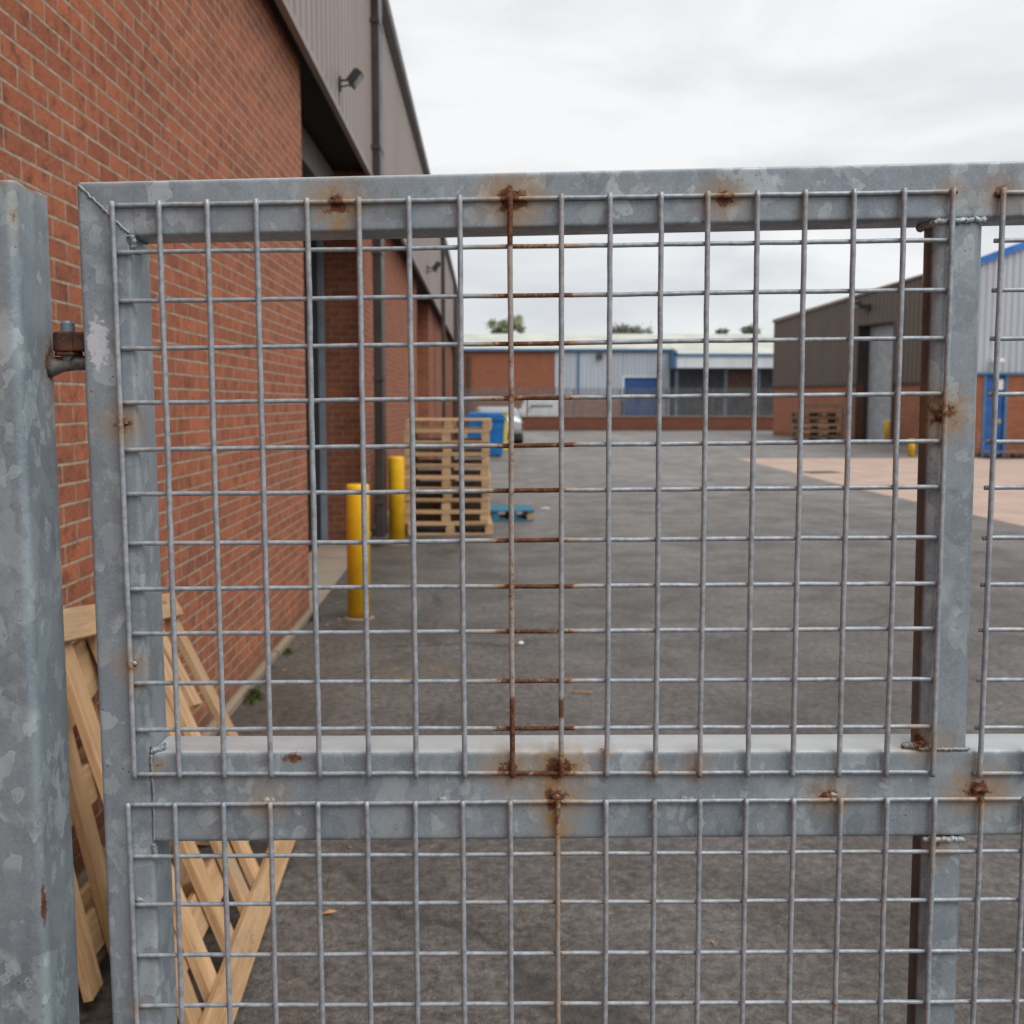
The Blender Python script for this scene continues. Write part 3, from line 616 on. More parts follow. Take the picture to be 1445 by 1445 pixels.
# ------------------------------------------------------------------ far unit
fu = empty('far_unit', (8, 85, 0), 0, 'long low industrial unit with cream roof and blue roller door beyond the fence', 'building')
FU = Matrix.Translation((-8, -85, 0))
def fp(mb, name, mat, **k): return mb.build(name, mat, fu, matrix=FU, **k)
a = MB(); a.box(-9, 5.2, 85, 99, 0, 5.45); fp(a, 'brick_wall', 'brick_dist')
c0 = MB(); 
def rib_y(mb, x0, x1, z0, z1, y): 
    tmp = MB(); ribbed(tmp, x0, x1, z0, z1, 0, .3, .04); mb.add([(p[0], p[1] + y, p[2]) for p in tmp.v], tmp.f)
rib_y(c0, 5.2, 10.4, 1.9, 5.45, 84.98); rib_y(c0, 10.4, 13.1, 3.62, 5.45, 84.98); rib_y(c0, 13.1, 13.9, 0, 5.45, 84.98); fp(c0, 'cladding', 'grey_clad')
a = MB(); a.box(5.2, 10.4, 84.9, 85, 0, 1.9); fp(a, 'brick_base', mat_brick('pink_brick', .09, .26, (.36, .20, .17), (.30, .16, .13), (.34, .24, .2)))
a = MB(); a.box(5.2, 13.9, 85.3, 99, 0, 5.4); fp(a, 'core_wall', 'soffit')
a = MB()
for i in range(44): a.box(10.45, 13.05, 85.0 + (.03 if i % 2 else 0), 85.2, i * .0814, i * .0814 + .081)
fp(a, 'roller_door', 'shutter_blue')
a = MB(); a.box(10.28, 10.45, 84.9, 85.0, 0, 3.66); a.box(13.05, 13.22, 84.9, 85.0, 0, 3.66); a.box(10.45, 13.05, 84.9, 85.0, 3.55, 3.66); fp(a, 'door_frame', 'white_clad')
a = MB(); a.box(-9.1, 14.0, 84.75, 85.0, 5.52, 5.68); a.box(6.9, 7.06, 84.85, 84.94, 1.9, 5.45); fp(a, 'eaves_trim', 'blue_trim')
a = MB(); a.prism([(84.72, 5.69), (92, 7.25), (99.2, 5.69)], -9.2, 14.1, 'x'); fp(a, 'roof', 'roof_cream')
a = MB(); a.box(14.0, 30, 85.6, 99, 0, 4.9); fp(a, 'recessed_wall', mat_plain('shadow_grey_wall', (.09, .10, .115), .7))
a = MB(); a.box(13.9, 30, 82.6, 85.6, 4.22, 5.06); fp(a, 'canopy', 'white_clad')
a = MB(); a.box(13.86, 30, 82.5, 82.6, 5.06, 5.24); a.box(13.86, 13.99, 82.5, 85.0, 4.2, 5.5); fp(a, 'canopy_trim', 'blue_trim')
a = MB(); a.prism([(82.5, 5.25), (92, 7.25), (99.2, 5.69)], 14.1, 30, 'x'); fp(a, 'roof', 'roof_cream')
for x in (14.2, 17.9, 20.4, 22.9): a = MB(); a.box(x, x + .22, 84.2, 84.4, 0, 4.2); fp(a, 'column', 'steel_blue')
a = MB(); a.box(18.4, 20.2, 85.5, 85.6, 2.6, 4.0); fp(a, 'signboard', mat_plain('orange_board', (.17, .10, .07), .6))
a = MB(); a.box(8.35, 8.75, 84.7, 84.94, 4.95, 5.35); fp(a, 'wall_lamp', 'dark_trim')
a = MB(); a.tube([(-1.3, 84.85, 0), (-1.3, 84.85, 5.2)], .16); fp(a, 'downpipe', 'dark_trim')
hill = MB(); hv = []; 
for i in range(61):
    x = -300 + i * 10; hv += [(x, 400, 0), (x, 400, 4.0 + 2.2 * mnoise.noise(Vector((x * .02, 3, 1))) + .9 * mnoise.noise(Vector((x * .09, 3, 1))))]
hill.add(hv, [(2 * i, 2 * i + 2, 2 * i + 3, 2 * i + 1) for i in range(60)]); struct(hill.build('distant_hills', 'leaf2'))

def tree(x, y, h, cr, label, mat='leaf', n=900, squash=.9):
    r = empty('tree', (x, y, 0), 0, label, 'tree', 'trees beyond the far unit')
    rnd = random.Random(int(x * 10 + h)); a = MB(); top = h - cr * squash
    a.tube([(0, 0, 0), (.1, 0, top * .5), (0, .1, top), (0, 0, h - cr * .5)], [.28, .22, .16, .05], 8)
    for k in range(7):
        an = k * .9; a.tube([(0, 0, top * .8 + k * .15), (math.cos(an) * cr * .45, math.sin(an) * cr * .45, top + cr * .3), (math.cos(an) * cr * .8, math.sin(an) * cr * .8, top + cr * .7)], [.1, .06, .02], 6)
    a.build('trunk', 'bark', r, smooth=True)
    cl = [(Vector((rnd.gauss(0, .48), rnd.gauss(0, .48), rnd.gauss(0, .36) * squash)) * cr) for _ in range(22)]
    b = MB(); vs = []; fs = []
    for i in range(n):
        c = cl[rnd.randrange(22)]; p = Vector((rnd.gauss(0, 1), rnd.gauss(0, 1), rnd.gauss(0, 1))) * cr * .17 + c + Vector((0, 0, top + cr * squash * .5)); s = rnd.uniform(.10, .22)
        u = Vector((rnd.gauss(0, 1), rnd.gauss(0, 1), rnd.gauss(0, 1))).normalized(); v = u.orthogonal().normalized()
        k = len(vs); vs += [p + u * s, p + v * s * .6, p - u * s, p - v * s * .6]; fs.append((k, k + 1, k + 2, k + 3))
    b.add(vs, fs); b.build('crown', mat, r); return r
tree(2.15, 121, 10.5, 1.35, 'small light green tree top showing above the cream roof at left', 'leaf', 2600)
tree(15.6, 124, 9.55, 1.9, 'low dark rounded tree above the middle of the cream roof', 'leaf2', 2200, .35)
tree(28.6, 122, 9.7, .75, 'tiny tree crown above the cream roof beside the brown shed', 'leaf2', 700)
tree(25.6, 122, 9.5, .6, 'lower tiny tree crown above the cream roof, left of its neighbour', 'leaf2', 500)

# ------------------------------------------------------------------ vehicles
def car(x, y, rz, paint, label, cat, Lc=4.4, Wc=1.78, Hc=1.5, van=False):
    r = empty('parked_' + cat, (x, y, 0), rz, label, cat)
    # local: x across, y along (rear at -y)
    if van: st = [(-.5, .95, .40, .98), (-.49, 1.0, .35, 1.0), (-.1, 1.0, .35, 1.0), (.2, 1.0, .35, .98), (.28, 1.0, .33, .88), (.36, 1.0, .32, .62), (.47, .97, .33, .52), (.5, .9, .40, .42)]
    else: st = [(-.5, .90, .30, .62), (-.485, .97, .25, .70), (-.43, 1.0, .18, .88), (-.32, 1.0, .15, .98), (-.1, 1.0, .14, 1.0), (.05, 1.0, .14, .97), (.22, 1.0, .14, .66), (.38, .98, .15, .60), (.47, .93, .18, .52), (.5, .86, .26, .42)]
    vs = []; n = 14
    for (fy, fw, zb, zt_) in st:
        hw = Wc / 2 * fw; zb *= Hc * (.5 if van else 1); zt_ *= Hc; belt = min(zt_ * .98, Hc * .62); cab = zt_ > Hc * .7; rw = hw * (.80 if not van else .93) if cab else hw * .88
        half = [(hw * .90, zb), (hw * .99, zb + .10), (hw, (zb + belt) / 2), (hw * .97, belt), ((hw * .95 + rw) / 2, (belt + zt_) / 2), (rw, zt_ - .06 if cab else zt_ - .015), (rw * .80, zt_)]
        vs += [(q, fy * Lc, z_) for q, z_ in half] + [(-q, fy * Lc, z_) for q, z_ in reversed(half)]
    fs = []
    for i in range(len(st) - 1):
        for j in range(n): fs.append((i * n + j, i * n + (j + 1) % n, (i + 1) * n + (j + 1) % n, (i + 1) * n + j))
    fs += [tuple(range(n - 1, -1, -1)), tuple(range((len(st) - 1) * n, len(st) * n))]
    a = MB(); a.add(vs, fs); body = a.build('body', paint, r, smooth=True)
    # glass
    y0 = -.5 * Lc if van else -.46 * Lc
    a = MB(); zz0, zz1 = Hc * .64, Hc * .90; wy = .38 * Wc
    a.add([(-wy, y0 - .02 if van else -.463 * Lc, zz0), (wy, y0 - .02 if van else -.463 * Lc, zz0), (wy * .9, y0 + .02 if van else -.405 * Lc, zz1), (-wy * .9, y0 + .02 if van else -.405 * Lc, zz1)], [(0, 1, 2, 3)])
    a.build('rear_window', 'glass', r)
    for sx in (-1, 1):
        a = MB(); xs = sx * Wc * .5
        a.add([(xs * .985, -.36 * Lc, Hc * .64), (xs * .985, .16 * Lc, Hc * .64), (xs * .86, .06 * Lc, Hc * .90), (xs * .86, -.30 * Lc, Hc * .90)], [(0, 1, 2, 3)]); a.build('side_window', 'glass', r)
        a = MB(); a.box(xs - .13 * sx - .10, xs - .13 * sx + .10, -.498 * Lc, -.47 * Lc, Hc * .42, Hc * .60); a.build('tail_lamp', 'tail', r, bevel=.02)
        a = MB(); a.box(xs * 1.0 - .02, xs * 1.0 + .18 * sx, .14 * Lc, .18 * Lc, Hc * .60, Hc * .68); a.build('wing_mirror', 'black', r)
        for fy in (-.31, .30):
            a = MB(); a.tube([(xs - .21 * sx, fy * Lc, .315), (xs - .02 * sx, fy * Lc, .315), (xs + .0 * sx, fy * Lc, .315)], [.315, .315, .29], 24)
            wv = a.build('wheel', 'tyre', r)
            a = MB(); a.tube([(xs - .01 * sx, fy * Lc, .315), (xs + .008 * sx, fy * Lc, .315)], [.20, .19], 16); a.build('rim', 'rim', wv)
    a = MB(); a.box(-.26, .26, -.502 * Lc, -.495 * Lc, Hc * .38, Hc * .46); a.build('number_plate', 'yellow_plastic', r)
    a = MB(); a.box(-Wc * .46, Wc * .46, -.51 * Lc, -.46 * Lc, Hc * .2, Hc * .34); a.build('bumper', 'black', r, bevel=.03)
    return r
car(.36, 44.5, R(2), 'car_silver', 'silver car parked beside the warehouse wall behind the blue bin, seen from the rear', 'car', 4.4, 2.0, 1.5)
car(3.35, 74.5, R(92), 'van_white', 'white van parked behind the palisade fence before the orange brick wall', 'van', 2.8, 1.8, 2.15, True)

# ------------------------------------------------------------------ blue bin
bb = empty('wheeled_bin', (-.02, 34.75, 0), R(1.5), 'large blue wheeled bin behind the wooden pallet stack', 'bin')
a = MB(); vs = []
for z_, hx, hy in ((.05, .52, .42), (1.18, .585, .52)): vs += [(-hx, -hy, z_), (hx, -hy, z_), (hx, hy, z_), (-hx, hy, z_)]
a.add(vs, [(0, 3, 2, 1), (4, 5, 6, 7), (0, 1, 5, 4), (1, 2, 6, 5), (2, 3, 7, 6), (3, 0, 4, 7)]); a.build('body', 'blue_plastic', bb, bevel=.04)
a = MB(); a.prism([(-.60, 1.19), (.60, 1.19), (.60, 1.26), (.48, 1.36), (-.48, 1.36), (-.60, 1.26)], -.55, .55); a.build('lid', 'blue_plastic', bb, bevel=.03)
a = MB(); a.box(-.62, .62, -.56, -.50, 1.12, 1.19); a.build('rim', 'blue_plastic', bb, bevel=.012)
for sx in (-1, 1):
    for sy in (-1, 1): a = MB(); a.tube([(sx * .38 - .03, sy * .33, .085), (sx * .38 + .03, sy * .33, .085)], .085, 14); a.build('caster_wheel', 'tyre', bb)
yb = MB(); yb.prism([(-.09, 0), (.09, 0), (.12, 1.30), (-.12, 1.30)], -.2, .2); o = empty('yellow_tub', (.62, 38.2, 0), 0, 'narrow yellow tub between the blue bin and the silver car', 'tub')
yb.build('body', 'yellow_plastic', o, bevel=.03); a = MB(); a.box(-.14, .14, -.23, .23, 1.30, 1.36); a.build('lid', 'yellow_plastic', o, bevel=.015)

# ------------------------------------------------------------------ small things on the ground
def leaf(x, y, rz, s, label, mat='dry', group=None):
    a = MB(); pts = [(-1, 0), (-.5, .35), (0, .42), (.55, .28), (1, 0), (.55, -.28), (0, -.42), (-.5, -.33)]
    vs = [(0, 0, .012 * s / .02)] + [(p[0] * s, p[1] * s, .004 + .10 * s * abs(math.sin(i * 1.3))) for i, p in enumerate(pts)]
    a.add(vs, [(0, i, i % 8 + 1) for i in range(1, 9)]); o = a.build('fallen_leaf', mat); o.location = (x, y, .002); o.rotation_euler = (0, 0, rz); return tag(o, label, 'leaf', group)
leaf(-.511, 3.5, .3, .024, 'curled orange brown leaf on the dark asphalt right of the broken pallets')
for i in range(16):
    x = random.uniform(-.9, 1.6); y = random.uniform(2.9, 7.5)
    leaf(x, y, random.random() * 6, random.uniform(.006, .013), 'tiny dry leaf scrap lying on the asphalt near the gate', 'dry', 'tiny dry leaf scraps on the asphalt')
for i in range(12):
    y = random.uniform(4.5, 9.5); leaf(-1.28 + random.uniform(0, .22), y, random.random() * 6, random.uniform(.010, .022), 'small dry leaf drifted to the foot of the brick wall', 'dry', 'small leaves along the foot of the brick wall')
a = MB(); a.prism([(-.055, -.006), (.05, -.009), (.06, .003), (-.05, .008)], .001, .010, 'z'); o = a.build('wood_splinter', 'dry'); o.location = (.547, 6.255, 0); o.rotation_euler = (0, 0, -.08); tag(o, 'orange wood splinter lying alone on the asphalt', 'splinter')
a = MB(); a.tube([(0, 0, .002), (0, 0, .014)], [.022, .012], 9); o = a.build('paper_scrap', 'litter'); o.location = (.236, 7.588, 0); tag(o, 'small white scrap of litter on the asphalt in mid yard', 'litter')
a = MB(); a.tube([(.85, 14.2, .004), (.93, 14.2, .012), (.99, 14.24, .006)], [.008, .016, .008], 8); o = a.build('paper_scrap', 'litter'); o.location = (0, 3.2, 0); tag(o, 'pale crumpled scrap lying beyond the blue pallet', 'litter')
a = MB(); a.tube([(-1.16, 3.0, .03), (-1.12, 3.15, .06), (-1.06, 3.22, .12)], [.016, .018, .012], 8); tag(a.build('grey_stick', 'footing', smooth=True), 'pale grey stick poking up between gate post and stile', 'stick')
o = empty('drain_cover', (7.97, 26.4, 0), .2, 'dark iron drain cover set in the tan concrete apron', 'drain cover')
a = MB(); a.box(-.4, .4, -.3, .3, .003, .010); a.build('frame', 'iron', o)
a = MB()
for i in range(9): a.box(-.36 + i * .084, -.31 + i * .084, -.26, .26, .011, .018)
a.build('grate', 'iron', o)
def tuft(x, y, s, n, label, name='moss_clump'):
    rnd = random.Random(int(abs(y) * 100)); a = MB(); vs = []; fs = []
    for i in range(n):
        an = rnd.random() * 6.28; d_ = abs(rnd.gauss(0, .45)) * s; p = Vector((math.cos(an) * d_ * .7, math.sin(an) * d_ * 1.4, 0)); h = rnd.uniform(.25, .8) * s * max(.2, 1 - d_ / s); dr = Vector((rnd.uniform(-.5, .5), rnd.uniform(-.5, .5), 1)) * h
        wv = Vector((math.cos(an * 3), math.sin(an * 3), 0)) * s * .06; k = len(vs); vs += [p - wv, p + wv, p + dr + wv * .5, p + dr * 1.25 - wv * .3]; fs.append((k, k + 1, k + 2, k + 3))
    a.add(vs, fs); o = a.build(name, 'moss'); o.location = (x, y, 0); tag(o, label, 'moss', None, 'stuff'); return o
tuft(-1.30, 6.15, .085, 420, 'largest green moss clump at the foot of the near brick wall')
tuft(-1.31, 8.45, .07, 200, 'small moss clump by the brick corner of the first loading bay')
tuft(-1.31, 7.3, .05, 160, 'thin moss growing midway between the larger clumps at the wall foot')

# ------------------------------------------------------------------ THE GATE
GT = Vector((-.3774, 1.1634, 1.8533)); GR = Matrix(((.99965, .0262, -.0041), (-.0262, .9996, -.0058), (.0040, .0059, 1.0))).to_4x4()
gate = empty('mesh_gate', (-.3774, 1.1634, 0), 0, 'galvanised steel gate with welded wire mesh and rust spots, closing the yard in the foreground', 'gate')
GM = Matrix.Translation((0, 0, GT.z)) @ GR
SP = [(0.2274, -0.0026, 0.0101, 0.0216), (0.4039, 0.0001, 0.0115, 0.0202), (0.6179, -0.0009, 0.0085, 0.0086), (0.8477, 0.0064, 0.0058, 0.0), (0.8976, 0.0034, 0.0086, 0.0), (0.0018, -0.2247, 0.0086, 0.0072), (0.0015, -0.4776, 0.0072, 0.0036), (0.845, -0.2186, 0.0115, 0.0144), (0.8349, -0.5644, 0.0086, 0.0036), (0.4, -0.594, 0.0101, 0.0036), (0.4526, -0.5918, 0.0115, 0.0072), (0.4489, -0.6252, 0.0101, 0.0432), (0.597, -0.5945, 0.0058, 0.0029), (0.7405, -0.6237, 0.0086, 0.0058), (0.8984, -0.6187, 0.0115, 0.0072), (0.1393, -0.6274, 0.0086, 0.0108), (0.8576, -0.6787, 0.0065, 0.0144), (-0.0095, -0.8579, 0.0043, 0.0022), (0.5519, -0.596, 0.0036, 0.0014), (.0035, -.5005, .004, 0), (-.006, -.4925, .002, 0), (.0255, -.5875, .0035, 0), (.5, -.5735, .004, .002), (.845, -.565, .005, .0)]
STRONG = {0: 1.0, 1: 1.15, 2: .9, 7: 1.0, 8: .9, 9: .9, 10: 1.2, 11: 1.1, 14: 1.0, 13: .8, 16: .6, 5: .8, 6: .75}
ZN = [(-.0205, -.142, .014, .030), (.8583, .0120, .010, .008)]
HALO = [(.449, -.607, .019, .030, 1.1), (.451, -.652, .015, .036, 1.05), (.402, -.584, .028, .013, .55), (.400, -.612, .012, .022, .32), (.2274, -.020, .011, .022, 1.05), (.2274, -.002, .018, .009, .7),
        (.404, -.018, .011, .022, 1.0), (.404, .003, .018, .010, .6), (.618, -.010, .011, .014, .6), (.7405, -.631, .011, .014, .7), (.898, -.626, .016, .014, .75), (.139, -.629, .012, .015, .6), (.836, -.571, .022, .010, .55),
        (.862, -.566, .012, .012, .45), (.845, -.222, .016, .026, .75), (.553, -.590, .011, .012, .4), (.598, -.586, .014, .014, .6), (.0015, -.228, .013, .020, .7), (.0015, -.478, .011, .013, .6), (.848, .006, .014, .010, .55), (.899, .003, .016, .012, .65), (.858, -.684, .013, .018, .55), (.28, -.0, .006, .010, .3), (.52, .02, .02, .008, .15), (.70, -.012, .012, .016, .22)]
def rust_at(u, v):
    r = 0; st = 0; zn = 0
    for a, b, ru, rv, k in HALO:
        d = (u - a) ** 2 / ru ** 2 + (v - b) ** 2 / rv ** 2
        if d < 4: st = max(st, k * math.exp(-d * .9) * (1 + .35 * mnoise.noise(Vector((u * 60, v * 60, a * 9)))))
    for i, (a, b, rad, drip) in enumerate(SP):
        k = STRONG.get(i, .6); wb = 1.12 + .55 * mnoise.noise(Vector((u * 130, v * 130, i))); dx = (u - a) / (rad * wb); dy = (v - b) / (rad * .8 * wb)
        d = math.sqrt(dx * dx + dy * dy); r = max(r, k * max(0, 1.0 - d * .52)); st = max(st, 1.15 * k * max(0, 1 - d * .27))
        if drip > .001 and v < b:
            q = (b - v) / drip; wob = .25 * mnoise.noise(Vector((u * 90, i, 0)))
            if q < 1.6: st = max(st, k * .75 * max(0, 1 - (u - a) ** 2 / (rad * (1.25 + .2 * q)) ** 2) * max(0, min(1, (1.6 - q) * 1.2 + wob))); r = max(r, k * .52 * max(0, 1 - abs(dx) * 1.9) * max(0, 1 - q * .8))
    # scuffed rust patch on the middle rail
    d = math.hypot((u - .168) / .016, (v + .5805) / .0075)
    if d < 1.2: r = max(r, .62 * (1.2 - d) + .1)
    for i, (a, b, ru, rv) in enumerate(ZN):
        d = math.hypot((u - a) / ru, (v - b) / rv); zn = max(zn, (1.25 if i == 0 else .38) * max(0, 1.15 - d))
    return r, st, zn
def steel_bar(name, section, p0, p1, parent, step=.0035, noattr=False, mat='galv', xform=None, sh=0.0):
    """rounded rectangular tube between two end lines; section = (half width, depth, corner radius); p0,p1 = [(u,v) of the two edges]"""
    # p0 = (lo point, hi point) at start, p1 the same at the end; depth runs along +w
    depth, rad = section; (a0, b0), (a1, b1) = p0, p1
    a0, b0, a1, b1 = Vector(a0), Vector(b0), Vector(a1), Vector(b1); Lb = (a1 - a0).length; n = max(2, int(Lb / step)); wd = (b0 - a0).length
    prof = []                                           # (t across 0..1, w)
    m_ = max(2, int(wd / step)); r = rad
    for i in range(m_ + 1): prof.append((r + (wd - 2 * r) * i / m_, 0))
    for i in range(1, 5): an = math.pi / 2 * i / 4; prof.append((wd - r + r * math.sin(an), r - r * math.cos(an)))
    prof.append((wd, depth - r))
    for i in range(1, 4): an = math.pi / 2 * i / 3; prof.append((wd - r + r * math.cos(an), depth - r + r * math.sin(an)))
    prof.append((r, depth))
    for i in range(1, 4): an = math.pi / 2 * i / 3; prof.append((r - r * math.sin(an), depth - r + r * math.cos(an)))
    prof.append((0, r))
    for i in range(1, 4): an = math.pi / 2 * i / 4; prof.append((r - r * math.cos(an), r - r * math.sin(an)))
    vs = []; k = len(prof); at = {'rust': [], 'stain': [], 'zinc': []}
    for i in range(n + 1):
        A = a0.lerp(a1, i / n); B = b0.lerp(b1, i / n); d = (B - A) / wd
        for (t_, w_) in prof:
            P = A + d * t_; ww = w_ + .0006 * mnoise.noise(Vector((P.x * 7, P.y * 7, w_ * 9 + sh)))
            vs.append((P.x, ww + FACE, P.y))
            if noattr or w_ > rad * 1.4: x = (0, 0, 0)
            else: x = rust_at(P.x, P.y)
            at['rust'].append(x[0]); at['stain'].append(x[1]); at['zinc'].append(x[2])
    fs = [(i * k + j, i * k + (j + 1) % k, (i + 1) * k + (j + 1) % k, (i + 1) * k + j) for i in range(n) for j in range(k)]
    fs += [tuple(range(k)), tuple(range((n + 1) * k - 1, n * k - 1, -1))]
    a = MB(); a.add(vs, fs); o = a.build(name, mat, parent, smooth=False, attrs=at, matrix=GM)
    for p in o.data.polygons: p.use_smooth = len(p.vertices) == 4
    return o
FACE = .0035; DEP = .060
fr_ = MB()
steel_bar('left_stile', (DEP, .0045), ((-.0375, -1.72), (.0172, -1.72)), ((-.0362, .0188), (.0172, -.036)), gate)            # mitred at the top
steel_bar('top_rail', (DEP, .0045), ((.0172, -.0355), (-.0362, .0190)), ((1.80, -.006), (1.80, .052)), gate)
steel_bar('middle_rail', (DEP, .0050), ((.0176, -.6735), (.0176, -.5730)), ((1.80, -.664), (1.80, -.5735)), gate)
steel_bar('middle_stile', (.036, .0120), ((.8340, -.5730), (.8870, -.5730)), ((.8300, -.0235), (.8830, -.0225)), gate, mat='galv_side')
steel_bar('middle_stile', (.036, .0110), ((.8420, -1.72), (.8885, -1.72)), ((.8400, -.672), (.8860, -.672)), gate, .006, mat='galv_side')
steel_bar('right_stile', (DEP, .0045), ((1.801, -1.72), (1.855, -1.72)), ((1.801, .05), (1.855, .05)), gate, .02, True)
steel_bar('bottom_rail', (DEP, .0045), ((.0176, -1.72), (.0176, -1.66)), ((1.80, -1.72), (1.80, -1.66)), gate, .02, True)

# weld beads
def bead(path, r, mat='galv', name='weld_bead', amp=.35, seed=1):
    pts = []; rr = []; path = [Vector(p) for p in path]; n = 40; tot = len(path) - 1
    for i in range(n + 1):
        s = i / n * tot; k = min(int(s), tot - 1); p = path[k].lerp(path[k + 1], s - k)
        q = Vector((mnoise.noise(Vector((i * .45, seed, 0))), .3 * mnoise.noise(Vector((i * .45, seed, 5))), mnoise.noise(Vector((i * .45, seed, 9))))) * r * .9
        pts.append(p + q); rr.append(r * (1 + amp * mnoise.noise(Vector((i * 1.1, seed, 3))) + .15 * math.sin(i * 2.1)) * (1 if 0 < i < n else .4))
    at = {'rust': [], 'stain': [], 'zinc': []}; a = MB(); a.tube(pts, rr, 8)
    for p in a.v:
        x = rust_at(p[0], p[2]); at['rust'].append(x[0] * .7 + .12); at['stain'].append(x[1] * .7 + .05); at['zinc'].append(x[2] + .085)
    return a.build(name, mat, gate, smooth=True, attrs=at, matrix=GM)
bead([(-.0345, FACE, .0165), (-.010, FACE - .0002, -.0075), (.0160, FACE, -.033)], .0017, seed=1)
bead([(.0172, FACE, -.0345), (.0182, FACE + .004, -.045), (.0176, FACE + .02, -.048)], .0040, seed=2)
bead([(.0178, FACE - .0005, -.576), (.0190, FACE, -.62), (.0178, FACE, -.672)], .0016, seed=3)
bead([(.0175, FACE + .002, -.5725), (.030, FACE + .008, -.5705)], .0040, seed=4)
bead([(.8300, FACE - .0005, -.0245), (.857, FACE - .001, -.0235), (.8840, FACE - .0005, -.0225)], .0030, seed=5)
bead([(.8320, FACE + .004, -.0250), (.8295, FACE + .034, -.0250)], .0040, seed=12)
bead([(.8330, FACE - .0005, -.5720), (.860, FACE - .0008, -.5722), (.8880, FACE - .0005, -.5722)], .0018, seed=6)
bead([(.8360, FACE + .001, -.568), (.8180, FACE + .006, -.5705)], .0034, seed=7)
bead([(.8405, FACE, -.6715), (.863, FACE - .001, -.6720), (.8865, FACE, -.6715)], .0030, seed=8)
bead([(.0176, FACE - .0005, -.675), (.0185, FACE, -.690)], .0024, seed=9)

# welded wire mesh panels
UC = [.0015, .0488, .0968, .1464, .1978, .2502, .3005, .3514, .4023, .454, .5027, .5539, .6011, .6509, .6989, .7478, .798, .8466]
VR = [0.0, -.0473, -.0964, -.1445, -.2002, -.2486, -.2955, -.3475, -.3957, -.4433, -.4968, -.5477, -.5967]
LC = [-.0068, .0428, .0946, .1445, .1951, .2475, .2986, .3492, .3998, .4504, .5017, .553, .6013, .6503, .7008, .7505, .7995, .85, .8997, .9464] + [.9464 + .05 * i for i in range(1, 17)]
LR = [-.6285, -.6862, -.7400, -.7975, -.8550] + [-.8550 - .0545 * i for i in range(1, 16)]
RV_, RH_ = .00282, .00245
def rough_line(kind, i, s):      # gentle irregularity of each wire
    return .0007 * mnoise.noise(Vector((s * 6.0, i * 3.3, kind))) + .00035 * mnoise.noise(Vector((s * 40.0, i * 2.1, kind + 5)))
